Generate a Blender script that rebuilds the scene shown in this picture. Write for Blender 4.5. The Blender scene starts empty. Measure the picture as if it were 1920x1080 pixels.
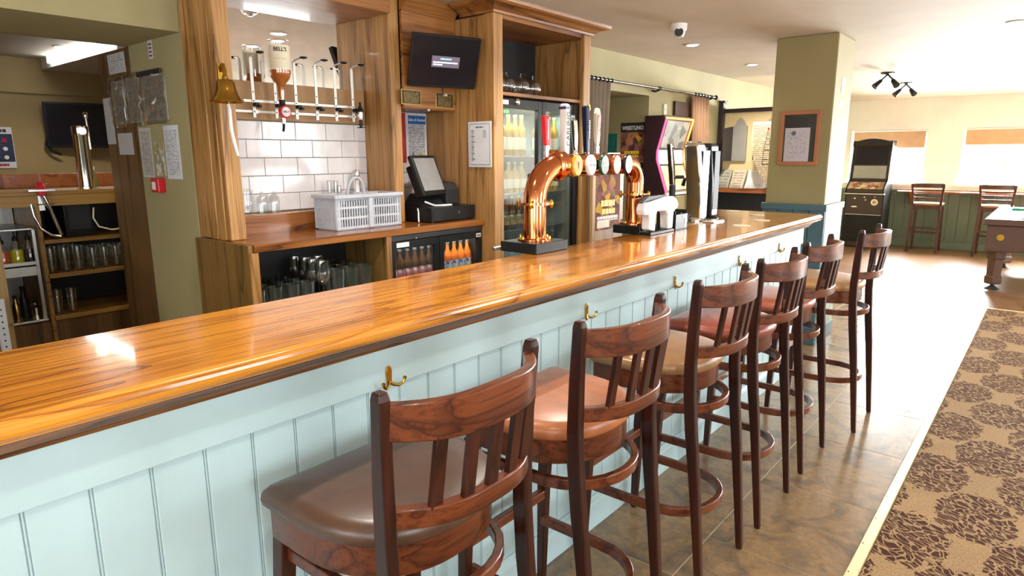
import bpy, math, random
from mathutils import Vector, Matrix
random.seed(7)
S = bpy.context.scene
COL = S.collection

# ------------------------------------------------------------------ camera
YAW, PITCH, ROLL, FPX = 0.693108, 0.2003335, -0.003814, 1219.0
fw = Vector((-math.sin(YAW)*math.cos(PITCH), math.cos(YAW)*math.cos(PITCH), -math.sin(PITCH)))
rt = Vector((math.cos(YAW), math.sin(YAW), 0)); up = rt.cross(fw)
r2 = rt*math.cos(ROLL) + up*math.sin(ROLL); u2 = -rt*math.sin(ROLL) + up*math.cos(ROLL)
cd = bpy.data.cameras.new('camera'); cd.sensor_width = 36; cd.lens = FPX/1920*36; cd.clip_start = .02
cam = bpy.data.objects.new('camera', cd); COL.objects.link(cam); S.camera = cam
cam.matrix_world = Matrix(((r2.x, u2.x, -fw.x, 1.311), (r2.y, u2.y, -fw.y, 0), (r2.z, u2.z, -fw.z, 1.5), (0, 0, 0, 1)))
# ------------------------------------------------------------------ world, light, exposure
S.view_settings.view_transform = 'Standard'; S.view_settings.look = 'None'
S.view_settings.gamma = 1; S.view_settings.use_curve_mapping = False
S.view_settings.exposure = 0.72
W = bpy.data.worlds.new('sky'); S.world = W; W.use_nodes = True
bg = W.node_tree.nodes['Background']; bg.inputs[0].default_value = (.92, .96, 1, 1); bg.inputs[1].default_value = 13.0

def area(name, loc, d, sx, sy, power, col=(1, 1, 1)):
    l = bpy.data.lights.new(name, 'AREA'); l.shape = 'RECTANGLE'; l.size = sx; l.size_y = sy; l.energy = power; l.color = col
    o = bpy.data.objects.new(name, l); COL.objects.link(o); o.location = loc
    o.rotation_euler = Vector(d).to_track_quat('-Z', 'Z').to_euler()
    return o
def spot(name, loc, power, col=(1, .9, .78), ang=130, r=.04):
    l = bpy.data.lights.new(name, 'SPOT'); l.energy = power; l.color = col; l.spot_size = math.radians(ang); l.spot_blend = .6
    l.shadow_soft_size = r
    o = bpy.data.objects.new(name, l); COL.objects.link(o); o.location = loc
    return o
# room: X -1.8 .. 4.2, Y -2.4 .. 12.5, ceiling 2.385
CEIL = 2.385
# added fill lamps in the blocked right and rear openings; daylight behind far windows
for y in (-.6, 2.6, 5.8): area('fill_right', (4.3, y, 1.45), (-1, 0, .06), 1.6, 1.1, 48, (.9, .96, 1))
for x in (.2, 2.6): area('fill_rear', (x, -2.5, 1.45), (0, 1, -.1), 1.5, 1.1, 22, (.92, .97, 1))
for x in (-.95, .62, 2.2, 3.6): area('daylight_far', (x, 13.05, 1.6), (0, -1, -.4), 1.1, 1.1, 1000, (.97, .99, 1))

# ------------------------------------------------------------------ materials
def newmat(name):
    m = bpy.data.materials.new(name); m.use_nodes = True
    nt = m.node_tree; return m, nt, nt.nodes['Principled BSDF']
def N(nt, t, **k):
    n = nt.nodes.new(t)
    for a, v in k.items():
        if a.startswith('i_'): n.inputs[a[2:].replace('_', ' ')].default_value = v
        else: setattr(n, a, v)
    return n
def c4(c): return (c[0], c[1], c[2], 1)
def sr(h):
    h = h.lstrip('#'); v = [int(h[i:i+2], 16)/255 for i in (0, 2, 4)]
    return tuple(x/12.92 if x <= .04045 else ((x+.055)/1.055)**2.4 for x in v)
def ramp(nt, fac, stops):
    r = nt.nodes.new('ShaderNodeValToRGB'); e = r.color_ramp.elements
    while len(e) < len(stops): e.new(.5)
    for i, (p, c) in enumerate(stops): e[i].position = p; e[i].color = c4(c)
    nt.links.new(fac, r.inputs[0]); return r.outputs[0]
def mapping(nt, scale, coord='Object', loc=(0, 0, 0), rot=(0, 0, 0)):
    tc = nt.nodes.new('ShaderNodeTexCoord'); mp = nt.nodes.new('ShaderNodeMapping')
    mp.inputs['Scale'].default_value = scale; mp.inputs['Location'].default_value = loc; mp.inputs['Rotation'].default_value = rot
    nt.links.new(tc.outputs[coord], mp.inputs[0]); return mp.outputs[0]
def noise(nt, vec, scale, detail=4, rough=.55, dist=0):
    n = N(nt, 'ShaderNodeTexNoise'); n.inputs['Scale'].default_value = scale; n.inputs['Detail'].default_value = detail
    n.inputs['Roughness'].default_value = rough; n.inputs['Distortion'].default_value = dist
    nt.links.new(vec, n.inputs['Vector']); return n.outputs['Fac']
def mth(nt, op, a, b=None, clamp=False):
    n = nt.nodes.new('ShaderNodeMath'); n.operation = op; n.use_clamp = clamp
    for i, v in enumerate((a, b)):
        if v is None: continue
        if isinstance(v, (int, float)): n.inputs[i].default_value = v
        else: nt.links.new(v, n.inputs[i])
    return n.outputs[0]
def mix(nt, f, a, b, mode='MIX'):
    n = nt.nodes.new('ShaderNodeMixRGB'); n.blend_type = mode
    for i, v in enumerate((f, a, b)):
        if isinstance(v, (int, float)): n.inputs[i].default_value = v
        elif isinstance(v, tuple): n.inputs[i].default_value = c4(v)
        else: nt.links.new(v, n.inputs[i])
    return n.outputs[0]
def bump(nt, b, h, strength=.2, dist=.002):
    n = nt.nodes.new('ShaderNodeBump'); n.inputs['Strength'].default_value = strength; n.inputs['Distance'].default_value = dist
    nt.links.new(h, n.inputs['Height']); nt.links.new(n.outputs[0], b.inputs['Normal'])
def plain(name, col, rough=.5, metal=0, spec=.5, emit=None, es=0, coat=0):
    m, nt, b = newmat(name); b.inputs['Base Color'].default_value = c4(col); b.inputs['Roughness'].default_value = rough
    b.inputs['Metallic'].default_value = metal; b.inputs['Specular IOR Level'].default_value = spec
    b.inputs['Coat Weight'].default_value = coat; b.inputs['Coat Roughness'].default_value = .05
    if emit: b.inputs['Emission Color'].default_value = c4(emit); b.inputs['Emission Strength'].default_value = es
    else:   # faint mottling so that no surface is perfectly flat
        v = mapping(nt, (1, 1, 1)); f = noise(nt, v, 9, 3)
        o = ramp(nt, f, [(.25, tuple(x*.9 for x in col)), (.75, tuple(min(1, x*1.08) for x in col))]); nt.links.new(o, b.inputs['Base Color'])
    return m
def wood(name, c1, c2, c3, axis='Z', scale=1., rough=.4, coat=0., rings=9, lines=.8, spec=.5, along=.55):
    m, nt, b = newmat(name)
    sc = {'X': (along, 9, 9), 'Y': (9, along, 9), 'Z': (9, 9, along)}[axis]
    v = mapping(nt, tuple(s*scale for s in sc))
    f = noise(nt, v, .5, 3, .5, .35)
    rg = mth(nt, 'FRACT', mth(nt, 'MULTIPLY', f, rings))
    col = ramp(nt, rg, [(0, c3), (.10, c2), (.42, c1), (.85, c1), (1, c2)])
    fs = {'X': (3, 140, 140), 'Y': (140, 3, 140), 'Z': (140, 140, 3)}[axis]
    g = noise(nt, mapping(nt, fs), 1, 2, .6)
    gl = ramp(nt, g, [(.34, (.45, .38, .32)), (.52, (1, 1, 1))])
    col = mix(nt, lines, col, gl, 'MULTIPLY')
    big = noise(nt, mapping(nt, (1.3, 1.3, 1.3)), 1.7, 2)
    col = mix(nt, .75, col, ramp(nt, big, [(.3, (.78, .76, .74)), (.7, (1.12, 1.1, 1.06))]), 'MULTIPLY')
    nt.links.new(col, b.inputs['Base Color']); b.inputs['Roughness'].default_value = rough
    b.inputs['Coat Weight'].default_value = coat; b.inputs['Coat Roughness'].default_value = .06; b.inputs['Specular IOR Level'].default_value = spec
    bump(nt, b, g, .06, .001)
    return m
def wallpaint(name, col, rough=.75):
    m, nt, b = newmat(name); v = mapping(nt, (1, 1, 1))
    f = noise(nt, v, 2.2, 4); g = noise(nt, v, 160, 3)
    o = ramp(nt, f, [(.3, tuple(x*.93 for x in col)), (.7, tuple(min(1, x*1.05) for x in col))])
    nt.links.new(o, b.inputs['Base Color']); b.inputs['Roughness'].default_value = rough; bump(nt, b, g, .25, .002)
    return m
def glassmat(name, tint=(1, 1, 1), ior=1.45, rough=.0, glow=.05):
    m = bpy.data.materials.new(name); m.use_nodes = True; nt = m.node_tree; nt.nodes.clear()
    out = nt.nodes.new('ShaderNodeOutputMaterial'); t = nt.nodes.new('ShaderNodeBsdfTransparent'); g = nt.nodes.new('ShaderNodeBsdfGlossy')
    t.inputs[0].default_value = c4(tint); g.inputs['Roughness'].default_value = rough; g.inputs[0].default_value = (1, 1, 1, 1)
    f = nt.nodes.new('ShaderNodeLayerWeight'); f.inputs[0].default_value = .5; mx = nt.nodes.new('ShaderNodeMixShader')
    p3 = mth(nt, 'MULTIPLY', mth(nt, 'POWER', f.outputs['Facing'], 3.2), .75)
    a = mth(nt, 'ADD', p3, glow, True)
    nt.links.new(a, mx.inputs[0]); nt.links.new(t.outputs[0], mx.inputs[1]); nt.links.new(g.outputs[0], mx.inputs[2]); nt.links.new(mx.outputs[0], out.inputs[0])
    return m
def printed(name, paper, ink, u='Y', rows=30, density=.5, margin=.1, header=None, rough=.6, words=38):
    """flat print: rows of tiny illegible lines on paper, in the object's own bounding box"""
    m, nt, b = newmat(name)
    tc = nt.nodes.new('ShaderNodeTexCoord'); sp = nt.nodes.new('ShaderNodeSeparateXYZ'); nt.links.new(tc.outputs['Generated'], sp.inputs[0])
    U = sp.outputs[u]; V = sp.outputs['Z']
    row = mth(nt, 'MULTIPLY', V, rows); fr = mth(nt, 'FRACT', row); fl = mth(nt, 'FLOOR', row)
    on_ = mth(nt, 'GREATER_THAN', fr, .5)
    cb = nt.nodes.new('ShaderNodeCombineXYZ'); nt.links.new(mth(nt, 'MULTIPLY', U, words), cb.inputs[0]); nt.links.new(mth(nt, 'MULTIPLY', fl, 7.3), cb.inputs[1])
    nz = noise(nt, cb.outputs[0], 1, 1); wd = mth(nt, 'GREATER_THAN', nz, 1-density)
    ib = mth(nt, 'MULTIPLY', mth(nt, 'GREATER_THAN', U, margin), mth(nt, 'LESS_THAN', U, 1-margin))
    iv = mth(nt, 'MULTIPLY', mth(nt, 'GREATER_THAN', V, margin*.6), mth(nt, 'LESS_THAN', V, 1-margin*.8))
    k = mth(nt, 'MULTIPLY', mth(nt, 'MULTIPLY', on_, wd), mth(nt, 'MULTIPLY', ib, iv))
    col = mix(nt, k, paper, ink)
    if header:
        hv = mth(nt, 'GREATER_THAN', V, header[0]); col = mix(nt, hv, col, header[1])
    nt.links.new(col, b.inputs['Base Color']); b.inputs['Roughness'].default_value = rough
    return m
def blotchy(name, cols, scale=14, rough=.4, coord='Object'):
    m, nt, b = newmat(name); v = mapping(nt, (1, 1, 1), coord)
    vo = N(nt, 'ShaderNodeTexVoronoi'); vo.inputs['Scale'].default_value = scale; nt.links.new(v, vo.inputs['Vector'])
    s = nt.nodes.new('ShaderNodeSeparateColor'); nt.links.new(vo.outputs['Color'], s.inputs[0])
    n = len(cols); st = [(i/n, c) for i, c in enumerate(cols)]
    o = ramp(nt, mth(nt, 'ADD', mth(nt, 'MULTIPLY', s.outputs[0], .8), mth(nt, 'MULTIPLY', noise(nt, v, scale*3, 3), .2)), st)
    nt.links.new(o, b.inputs['Base Color']); b.inputs['Roughness'].default_value = rough
    return m

MT = {}
MT['bartop'] = wood('bar_top_oak', sr('#d18b30'), sr('#bd7726'), sr('#86501a'), 'Y', .8, .2, .55, 11, .9, along=1.0)
MT['backtop'] = wood('back_counter_oak', sr('#9a5f28'), sr('#7d481a'), sr('#4c2a0e'), 'Y', 1, .25, .4, 6, .7)
MT['oakZ'] = wood('oak_upright', sr('#bb8d54'), sr('#a87a44'), sr('#7a562c'), 'Z', .9, .42, .15, 7, .75)
MT['oakY'] = wood('oak_along', sr('#a8703a'), sr('#8a5626'), sr('#553213'), 'Y', .9, .42, .15, 7, .75)
MT['oakX'] = wood('oak_across', sr('#a8703a'), sr('#8a5626'), sr('#553213'), 'X', .9, .42, .15, 7, .75)
MT['carcass'] = wood('cabinet_veneer', sr('#8a6a38'), sr('#775a2e'), sr('#58411f'), 'Z', 1, .5, 0, 4, .5)
MT['mould'] = wood('dark_moulding', sr('#8a5c36'), sr('#6f4626'), sr('#452a15'), 'Y', 1, .35, .2, 6, .8)
MT['stool'] = wood('stool_mahogany', sr('#3d1b10'), sr('#32140b'), sr('#220c06'), 'Z', 1.6, .34, .1, 5, .6, spec=.32)
MT['stoolY'] = wood('stool_mahogany_rail', sr('#6a351a'), sr('#522512'), sr('#34170a'), 'Y', 1.6, .3, .2, 7, .7, spec=.4)
MT['farstool'] = wood('far_stool_walnut', sr('#55301f'), sr('#442417'), sr('#2c160d'), 'Z', 1.6, .35, .2, 5, .5)
MT['bluepaint'] = wallpaint('pale_blue_paint', sr('#b3cdd3'), .5)
MT['green'] = wallpaint('sage_green_wainscot', sr('#6a775f'), .5)
MT['teal'] = wallpaint('blue_green_dado', sr('#47616a'), .45)
MT['wall'] = wallpaint('olive_cream_wall', sr('#a79d74'))
MT['wall2'] = wallpaint('tan_wall', sr('#a58e60'))
MT['pillar'] = wallpaint('olive_pillar', sr('#96895f'))
MT['yellow'] = wallpaint('pale_yellow_wall', sr('#efdcaa'))
MT['cream'] = wallpaint('cream_wall', sr('#f4f0e6'))
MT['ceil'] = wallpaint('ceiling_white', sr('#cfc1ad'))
MT['white'] = plain('white_paint', (.8, .8, .78), .4)
MT['black'] = plain('black_plastic', (.012, .012, .013), .35, 0, .28)
MT['blackmatte'] = plain('matt_black', (.02, .02, .022), .6)
MT['rubber'] = plain('rubber', (.02, .018, .016), .7)
MT['brass'] = plain('brass', sr('#c49a3c'), .22, 1)
MT['brassdull'] = plain('old_brass', sr('#c29a48'), .2, 1)
MT['copper'] = plain('polished_copper', sr('#dd8a5a'), .09, 1)
MT['chrome'] = plain('chrome', (.86, .86, .88), .1, 1)
MT['steel'] = plain('brushed_steel', (.62, .62, .63), .35, 1)
MT['alu'] = plain('aluminium_bar', (.78, .77, .73), .4, .6)
MT['tile'] = plain('white_glazed_tile', sr('#eceaef'), .1, 0, .6)
MT['grout'] = plain('grey_grout', (.22, .22, .23), .8)
MT['mirror'] = plain('mirror_silver', (.93, .92, .9), .015, 1)
MT['glass'] = glassmat('clear_glass', (.97, .98, .98), glow=.1)
MT['glassdark'] = glassmat('fridge_glass', (.84, .87, .86), 1.5, .02, .04)
MT['greenglass'] = glassmat('green_bottle_glass', (.1, .35, .16), 1.5)
MT['brownglass'] = plain('brown_bottle_glass', (.06, .022, .008), .08, 0, .6)
MT['whisky'] = plain('whisky', sr('#b4611a'), .08, 0, .6)
MT['orange'] = plain('orange_drink', sr('#e0701c'), .1, 0, .6, sr('#e0701c'), 0)
MT['yellowjuice'] = plain('yellow_juice', sr('#d9d21e'), .12)
MT['orangejuice'] = plain('orange_juice', sr('#e2561a'), .12)
MT['darkjuice'] = plain('dark_juice', (.02, .01, .03), .12)
MT['cream_label'] = plain('cream_label', sr('#e8dfc4'), .5)
MT['paper'] = plain('white_paper', (.75, .76, .8), .6)
MT['red'] = plain('red_plastic', sr('#c8202a'), .3)
MT['ink'] = plain('black_ink', (.02, .02, .025), .6)
MT['whiteink'] = plain('white_ink', (.85, .85, .85), .6)
MT['greyplastic'] = plain('grey_plastic', sr('#b9bec9'), .4)
MT['screen'] = plain('dark_screen', (.016, .014, .018), .15, 0, .2)
MT['touch'] = plain('touch_screen', (.28, .28, .29), .12, 0, .6)
MT['gold'] = plain('gold_trim', sr('#d8c593'), .35, .35)
MT['goldprint'] = plain('gold_print', sr('#b99a52'), .5)
MT['curtain'] = plain('taupe_curtain', sr('#8d7f70'), .9)
MT['curtain2'] = plain('rose_brown_curtain', sr('#9a7a60'), .9)
MT['darkwood'] = plain('dark_stained_wood', (.03, .022, .022), .4)
MT['iron'] = plain('black_iron', (.02, .018, .018), .4, .5)
MT['interior'] = plain('fridge_liner', sr('#8b9590'), .4)
MT['blueink'] = plain('blue_print', sr('#1d5fa3'), .5)
MT['slate'] = plain('slate_board', (.035, .036, .042), .15)
MT['pine'] = plain('reddish_pine', sr('#a86a45'), .5)
MT['tan'] = wood('tan_panel', sr('#9c8355'), sr('#8c744a'), sr('#75603b'), 'Z', 1, .5, 0, 4, .4)
MT['shelfwood'] = wood('shelf_pine', sr('#a9803c'), sr('#916a2e'), sr('#6b4c1e'), 'Y', 1, .5, 0, 4, .5)
MT['brownpanel'] = wood('brown_door_panel', sr('#7a5a34'), sr('#65492a'), sr('#4a341d'), 'Z', 1, .5, 0, 4, .5)

def leather(name, c):
    m, nt, b = newmat(name); v = mapping(nt, (1, 1, 1)); f = noise(nt, v, 11, 5, .65)
    nt.links.new(ramp(nt, f, [(.3, tuple(x*.72 for x in c)), (.7, tuple(x*1.2 for x in c))]), b.inputs['Base Color'])
    b.inputs['Roughness'].default_value = .34; b.inputs['Specular IOR Level'].default_value = .6
    bump(nt, b, noise(nt, v, 220, 2), .12, .001); return m
def floor_tile_mat():
    m, nt, b = newmat('stone_vinyl_tile'); v = mapping(nt, (1, 1, 1)); oi = nt.nodes.new('ShaderNodeObjectInfo')
    av = nt.nodes.new('ShaderNodeVectorMath'); av.operation = 'ADD'; cb = nt.nodes.new('ShaderNodeCombineXYZ')
    nt.links.new(mth(nt, 'MULTIPLY', oi.outputs['Random'], 40), cb.inputs[0]); nt.links.new(v, av.inputs[0]); nt.links.new(cb.outputs[0], av.inputs[1])
    f = noise(nt, av.outputs[0], 4.2, 8, .66, .8)
    col = ramp(nt, f, [(.30, sr('#554b40')), (.44, sr('#7a6650')), (.54, sr('#957856')), (.64, sr('#84715c')), (.78, sr('#6f665c'))])
    g = noise(nt, av.outputs[0], 34, 5, .7); col = mix(nt, .8, col, ramp(nt, g, [(.3, (.72, .71, .70)), (.7, (1.15, 1.14, 1.1))]), 'MULTIPLY')
    nt.links.new(col, b.inputs['Base Color']); b.inputs['Roughness'].default_value = .22; b.inputs['Specular IOR Level'].default_value = .6
    bump(nt, b, noise(nt, av.outputs[0], 26, 4), .12, .002); return m
def carpet_mat():
    m, nt, b = newmat('patterned_carpet')
    tc = nt.nodes.new('ShaderNodeTexCoord'); sp = nt.nodes.new('ShaderNodeSeparateXYZ'); nt.links.new(tc.outputs['Object'], sp.inputs[0])
    X, Y = sp.outputs[0], sp.outputs[1]; nv = noise(nt, mapping(nt, (1, 1, 1)), 22, 3)
    def cell(cx, cy):
        dx = mth(nt, 'MULTIPLY', mth(nt, 'SUBTRACT', mth(nt, 'FRACT', mth(nt, 'DIVIDE', mth(nt, 'SUBTRACT', X, cx-.2+40), .4)), .5), .4/.16)
        dy = mth(nt, 'MULTIPLY', mth(nt, 'SUBTRACT', mth(nt, 'FRACT', mth(nt, 'DIVIDE', mth(nt, 'SUBTRACT', Y, cy-.35+70), .70)), .5), .70/.25)
        d = mth(nt, 'SQRT', mth(nt, 'ADD', mth(nt, 'MULTIPLY', dx, dx), mth(nt, 'MULTIPLY', dy, dy)))
        return d, dx, dy
    d1, x1, y1 = cell(1.02, 2.80); d2, x2, y2 = cell(1.22, 3.15)
    d = mth(nt, 'MINIMUM', d1, d2); d = mth(nt, 'ADD', d, mth(nt, 'MULTIPLY', mth(nt, 'SUBTRACT', nv, .5), .5))
    inside = mth(nt, 'LESS_THAN', d, .9)
    vo = N(nt, 'ShaderNodeTexVoronoi', feature='DISTANCE_TO_EDGE'); vo.inputs['Scale'].default_value = 1
    n2 = N(nt, 'ShaderNodeTexNoise'); n2.inputs['Scale'].default_value = 9; nt.links.new(mapping(nt, (1, 1, 1)), n2.inputs['Vector'])
    vs = nt.nodes.new('ShaderNodeVectorMath'); vs.operation = 'SCALE'; vs.inputs['Scale'].default_value = 3.2; nt.links.new(n2.outputs['Color'], vs.inputs[0])
    va = nt.nodes.new('ShaderNodeVectorMath'); va.operation = 'ADD'; nt.links.new(mapping(nt, (30, 34, 1), rot=(0, 0, .75)), va.inputs[0]); nt.links.new(vs.outputs[0], va.inputs[1])
    st_ = nt.nodes.new('ShaderNodeMapping'); st_.inputs['Scale'].default_value = (.62, 1.5, 1); nt.links.new(va.outputs[0], st_.inputs[0]); nt.links.new(st_.outputs[0], vo.inputs['Vector'])
    blob = mth(nt, 'GREATER_THAN', vo.outputs['Distance'], .085)
    k = mth(nt, 'MULTIPLY', inside, blob)
    fib = noise(nt, mapping(nt, (1, 1, 1)), 120, 3)
    beige = ramp(nt, fib, [(.3, sr('#806749')), (.7, sr('#a98b66'))]); dark = ramp(nt, fib, [(.3, sr('#341a11')), (.7, sr('#4f2c1c'))])
    nt.links.new(mix(nt, k, beige, dark), b.inputs['Base Color']); b.inputs['Roughness'].default_value = .95; b.inputs['Specular IOR Level'].default_value = .1
    bump(nt, b, fib, .5, .004); return m
def plank_mat():
    m, nt, b = newmat('wood_strip_floor')
    br = N(nt, 'ShaderNodeTexBrick'); br.inputs['Scale'].default_value = 1; br.inputs['Brick Width'].default_value = 1.2; br.inputs['Row Height'].default_value = .14
    br.inputs['Mortar Size'].default_value = .003; br.inputs['Color1'].default_value = c4(sr('#8c6846')); br.inputs['Color2'].default_value = c4(sr('#775538')); br.inputs['Mortar'].default_value = c4(sr('#3a2818'))
    nt.links.new(mapping(nt, (1, 1, 1)), br.inputs['Vector']); g = noise(nt, mapping(nt, (2, 60, 1)), 1, 3)
    nt.links.new(mix(nt, .6, br.outputs[0], ramp(nt, g, [(.3, (.6, .6, .6)), (.7, (1.1, 1.1, 1.1))]), 'MULTIPLY'), b.inputs['Base Color'])
    b.inputs['Roughness'].default_value = .28; return m
MT['floortile'] = floor_tile_mat(); MT['carpet'] = carpet_mat(); MT['plank'] = plank_mat()

# ------------------------------------------------------------------ mesh builder
class MB:
    def __init__(s): s.v = []; s.f = []
    def add(s, vs, fs):
        n = len(s.v); s.v += [tuple(v) for v in vs]; s.f += [tuple(i+n for i in f) for f in fs]; return s
    def box(s, x0, x1, y0, y1, z0, z1):
        return s.add([(x, y, z) for x in (x0, x1) for y in (y0, y1) for z in (z0, z1)],
                     [(0, 1, 3, 2), (4, 6, 7, 5), (0, 4, 5, 1), (2, 3, 7, 6), (0, 2, 6, 4), (1, 5, 7, 3)])
    def obox(s, c, sz, mat):
        vs = [Vector(c)+mat @ Vector((x*sz[0]/2, y*sz[1]/2, z*sz[2]/2)) for x in (-1, 1) for y in (-1, 1) for z in (-1, 1)]
        return s.add(vs, [(0, 1, 3, 2), (4, 6, 7, 5), (0, 4, 5, 1), (2, 3, 7, 6), (0, 2, 6, 4), (1, 5, 7, 3)])
    def rings(s, rs, caps=(True, True), closed=False):
        n = len(rs[0]); k = len(s.v); fs = []
        for r in rs: s.v += [tuple(p) for p in r]
        m = len(rs)
        for i in range(m if closed else m-1):
            a = k+i*n; b = k+((i+1) % m)*n
            for j in range(n): s.f.append((a+j, a+(j+1) % n, b+(j+1) % n, b+j))
        if not closed:
            if caps[0]: s.f.append(tuple(k+j for j in reversed(range(n))))
            if caps[1]: s.f.append(tuple(k+(m-1)*n+j for j in range(n)))
        return s
    def lathe(s, c, prof, n=16, axis='Z', caps=(True, True)):
        c = Vector(c); rs = []
        for r, h in prof:
            ring = []
            for j in range(n):
                a = 2*math.pi*j/n; p, q = max(r, 1e-4)*math.cos(a), max(r, 1e-4)*math.sin(a)
                d = {'Z': (p, q, h), 'X': (h, p, q), 'Y': (q, h, p)}[axis]; ring.append(c+Vector(d))
            rs.append(ring)
        return s.rings(rs, caps)
    def tube(s, pts, r, n=10, closed=False):
        pts = [Vector(p) for p in pts]; m = len(pts); rs = []; prev = None
        for i, p in enumerate(pts):
            t = (pts[(i+1) % m]-pts[i-1]) if (closed or 0 < i < m-1) else (pts[1]-pts[0] if i == 0 else pts[-1]-pts[-2])
            t.normalize()
            if prev is None: a = t.orthogonal().normalized()
            else: a = (prev-t*prev.dot(t)).normalized()
            prev = a; b = t.cross(a); rr = r[i] if isinstance(r, (list, tuple)) else r
            rs.append([p+(a*math.cos(2*math.pi*j/n)+b*math.sin(2*math.pi*j/n))*rr for j in range(n)])
        return s.rings(rs, closed=closed)
    def cyl(s, a, b, r, r1=None, n=16): return s.tube([a, b], [r, r if r1 is None else r1], n)
    def loft(s, secs):
        """secs: (cx,cy,cz,wx,wy) axis-aligned rectangles stacked"""
        return s.rings([[(c[0]-c[3]/2, c[1]-c[4]/2, c[2]), (c[0]+c[3]/2, c[1]-c[4]/2, c[2]), (c[0]+c[3]/2, c[1]+c[4]/2, c[2]), (c[0]-c[3]/2, c[1]+c[4]/2, c[2])] for c in secs])
    def band(s, pts, th, z0, z1):
        """flat bent strip: plan path, thickness th, from z0 to z1 (numbers or lists)"""
        P = [Vector((p[0], p[1], 0)) for p in pts]; m = len(P); rs = []
        for i, p in enumerate(P):
            t = P[min(i+1, m-1)]-P[max(i-1, 0)]; t.normalize(); nn = Vector((t.y, -t.x, 0))*th/2
            a = z0[i] if isinstance(z0, list) else z0; b = z1[i] if isinstance(z1, list) else z1
            rs.append([p-nn+Vector((0, 0, a)), p+nn+Vector((0, 0, a)), p+nn+Vector((0, 0, b)), p-nn+Vector((0, 0, b))])
        return s.rings(rs)
    def prism(s, poly, a, b, axis='Z'):
        f = {'Z': lambda p, h: (p[0], p[1], h), 'X': lambda p, h: (h, p[0], p[1]), 'Y': lambda p, h: (p[0], h, p[1])}[axis]
        return s.rings([[f(p, a) for p in poly], [f(p, b) for p in poly]])
    def build(s, name, mat, parent=None, smooth=False, bevel=0, seg=2):
        off = Vector((0, 0, 0)); q = parent
        while q is not None: off += q.location; q = q.parent
        me = bpy.data.meshes.new(name); me.from_pydata([tuple(Vector(v)-off) for v in s.v], [], s.f)
        import bmesh
        bm = bmesh.new(); bm.from_mesh(me); bmesh.ops.recalc_face_normals(bm, faces=bm.faces); bm.to_mesh(me); bm.free()
        me.materials.append(MT[mat] if isinstance(mat, str) else mat)
        if smooth:
            me.polygons.foreach_set('use_smooth', [True]*len(me.polygons)); me.set_sharp_from_angle(angle=math.radians(38))
        o = bpy.data.objects.new(name, me); COL.objects.link(o); o.parent = parent
        if bevel:
            b = o.modifiers.new('bevel', 'BEVEL'); b.width = bevel; b.segments = seg; b.limit_method = 'ANGLE'; b.angle_limit = math.radians(40)
        return o
def B(*a): return MB().box(*a)
def thing(name, label, cat, loc=(0, 0, 0), group=None):
    o = bpy.data.objects.new(name, None); COL.objects.link(o); o.location = loc; o.empty_display_size = .05
    return tag(o, label, cat, group)
def tag(o, label, cat, group=None):
    o['label'] = label; o['category'] = cat
    if group: o['group'] = group
    return o
def struct(o, label=None, cat=None):
    o['kind'] = 'structure'
    if label: o['label'] = label
    if cat: o['category'] = cat
    return o
def copy_tree(o, loc=None, rz=None, label=None, parent=None):
    c = o.copy(); COL.objects.link(c)
    if parent is not None: c.parent = parent
    if loc is not None: c.location = loc
    if rz is not None: c.rotation_euler = (0, 0, rz)
    if label: c['label'] = label
    for ch in list(o.children): copy_tree(ch, parent=c)
    return c
def text(body, size, loc, right, upv, mat, name, parent=None, sx=1., align='CENTER', bold=0):
    cu = bpy.data.curves.new('lettering', 'FONT'); cu.body = body; cu.size = size; cu.align_x = align; cu.align_y = 'CENTER'; cu.resolution_u = 3; cu.offset = bold
    cu.space_line = .95
    tmp = bpy.data.objects.new('tmp', cu); COL.objects.link(tmp); bpy.context.view_layer.update()
    me = bpy.data.meshes.new_from_object(tmp.evaluated_get(bpy.context.evaluated_depsgraph_get()))
    bpy.data.objects.remove(tmp); bpy.data.curves.remove(cu)
    R, U = Vector(right).normalized(), Vector(upv).normalized(); off = Vector((0, 0, 0)); q = parent
    while q is not None: off += q.location; q = q.parent
    for v in me.vertices: v.co = Vector(loc)-off+R*v.co.x*sx+U*v.co.y
    me.materials.clear(); me.materials.append(MT[mat])
    o = bpy.data.objects.new(name, me); COL.objects.link(o); o.parent = parent
    return o
PI = math.pi
YP, ZP = (0, 1, 0), (0, 0, 1)
def scrawl(rows, o, R, U, mat, name, parent, word=4., gap=.35):
    """print too small to read: rows (u0, u1, v, height) broken into word-like dashes on the plane o + u R + v U"""
    o, R, U = Vector(o), Vector(R).normalized(), Vector(U).normalized(); n = R.cross(U); m = MB(); rg = random.Random(len(rows)*7+3)
    for u0, u1, v, h in rows:
        u = u0
        while u < u1-h*.5:
            e = min(u+h*word*rg.uniform(.5, 1.4), u1)
            p = [o+R*a+U*b for a, b in ((u, v-h/2), (e, v-h/2), (e, v+h/2), (u, v+h/2))]
            m.rings([p, [q+n*.0004 for q in p]]); u = e+h*gap
    return m.build(name, mat, parent)
MT['blind'] = plain('beige_blind', sr('#c4a27c'), .8)
MT['ledge'] = wood('red_ledge_wood', sr('#a8643a'), sr('#8c4e2a'), sr('#603418'), 'X', 1, .3, .3, 5, .5)
MT['greenpale'] = wallpaint('pale_sage', sr('#8a9a86'), .45)
MT['darkdado'] = wallpaint('dark_blue_grey', sr('#2d3338'), .45)
MT['lintel'] = wallpaint('lintel_paint', sr('#8d7c58'))
MT['darksteel'] = plain('dark_steel', (.12, .12, .13), .3, .8)
MT['greenled'] = plain('green_led', (.05, .6, .05), .4, emit=(.1, 1, .1), es=2)
MT['optboard'] = plain('brown_backing_board', sr('#b08a60'), .5)
MT['yellowprint'] = plain('yellow_print', sr('#e8c62a'), .5)
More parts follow.
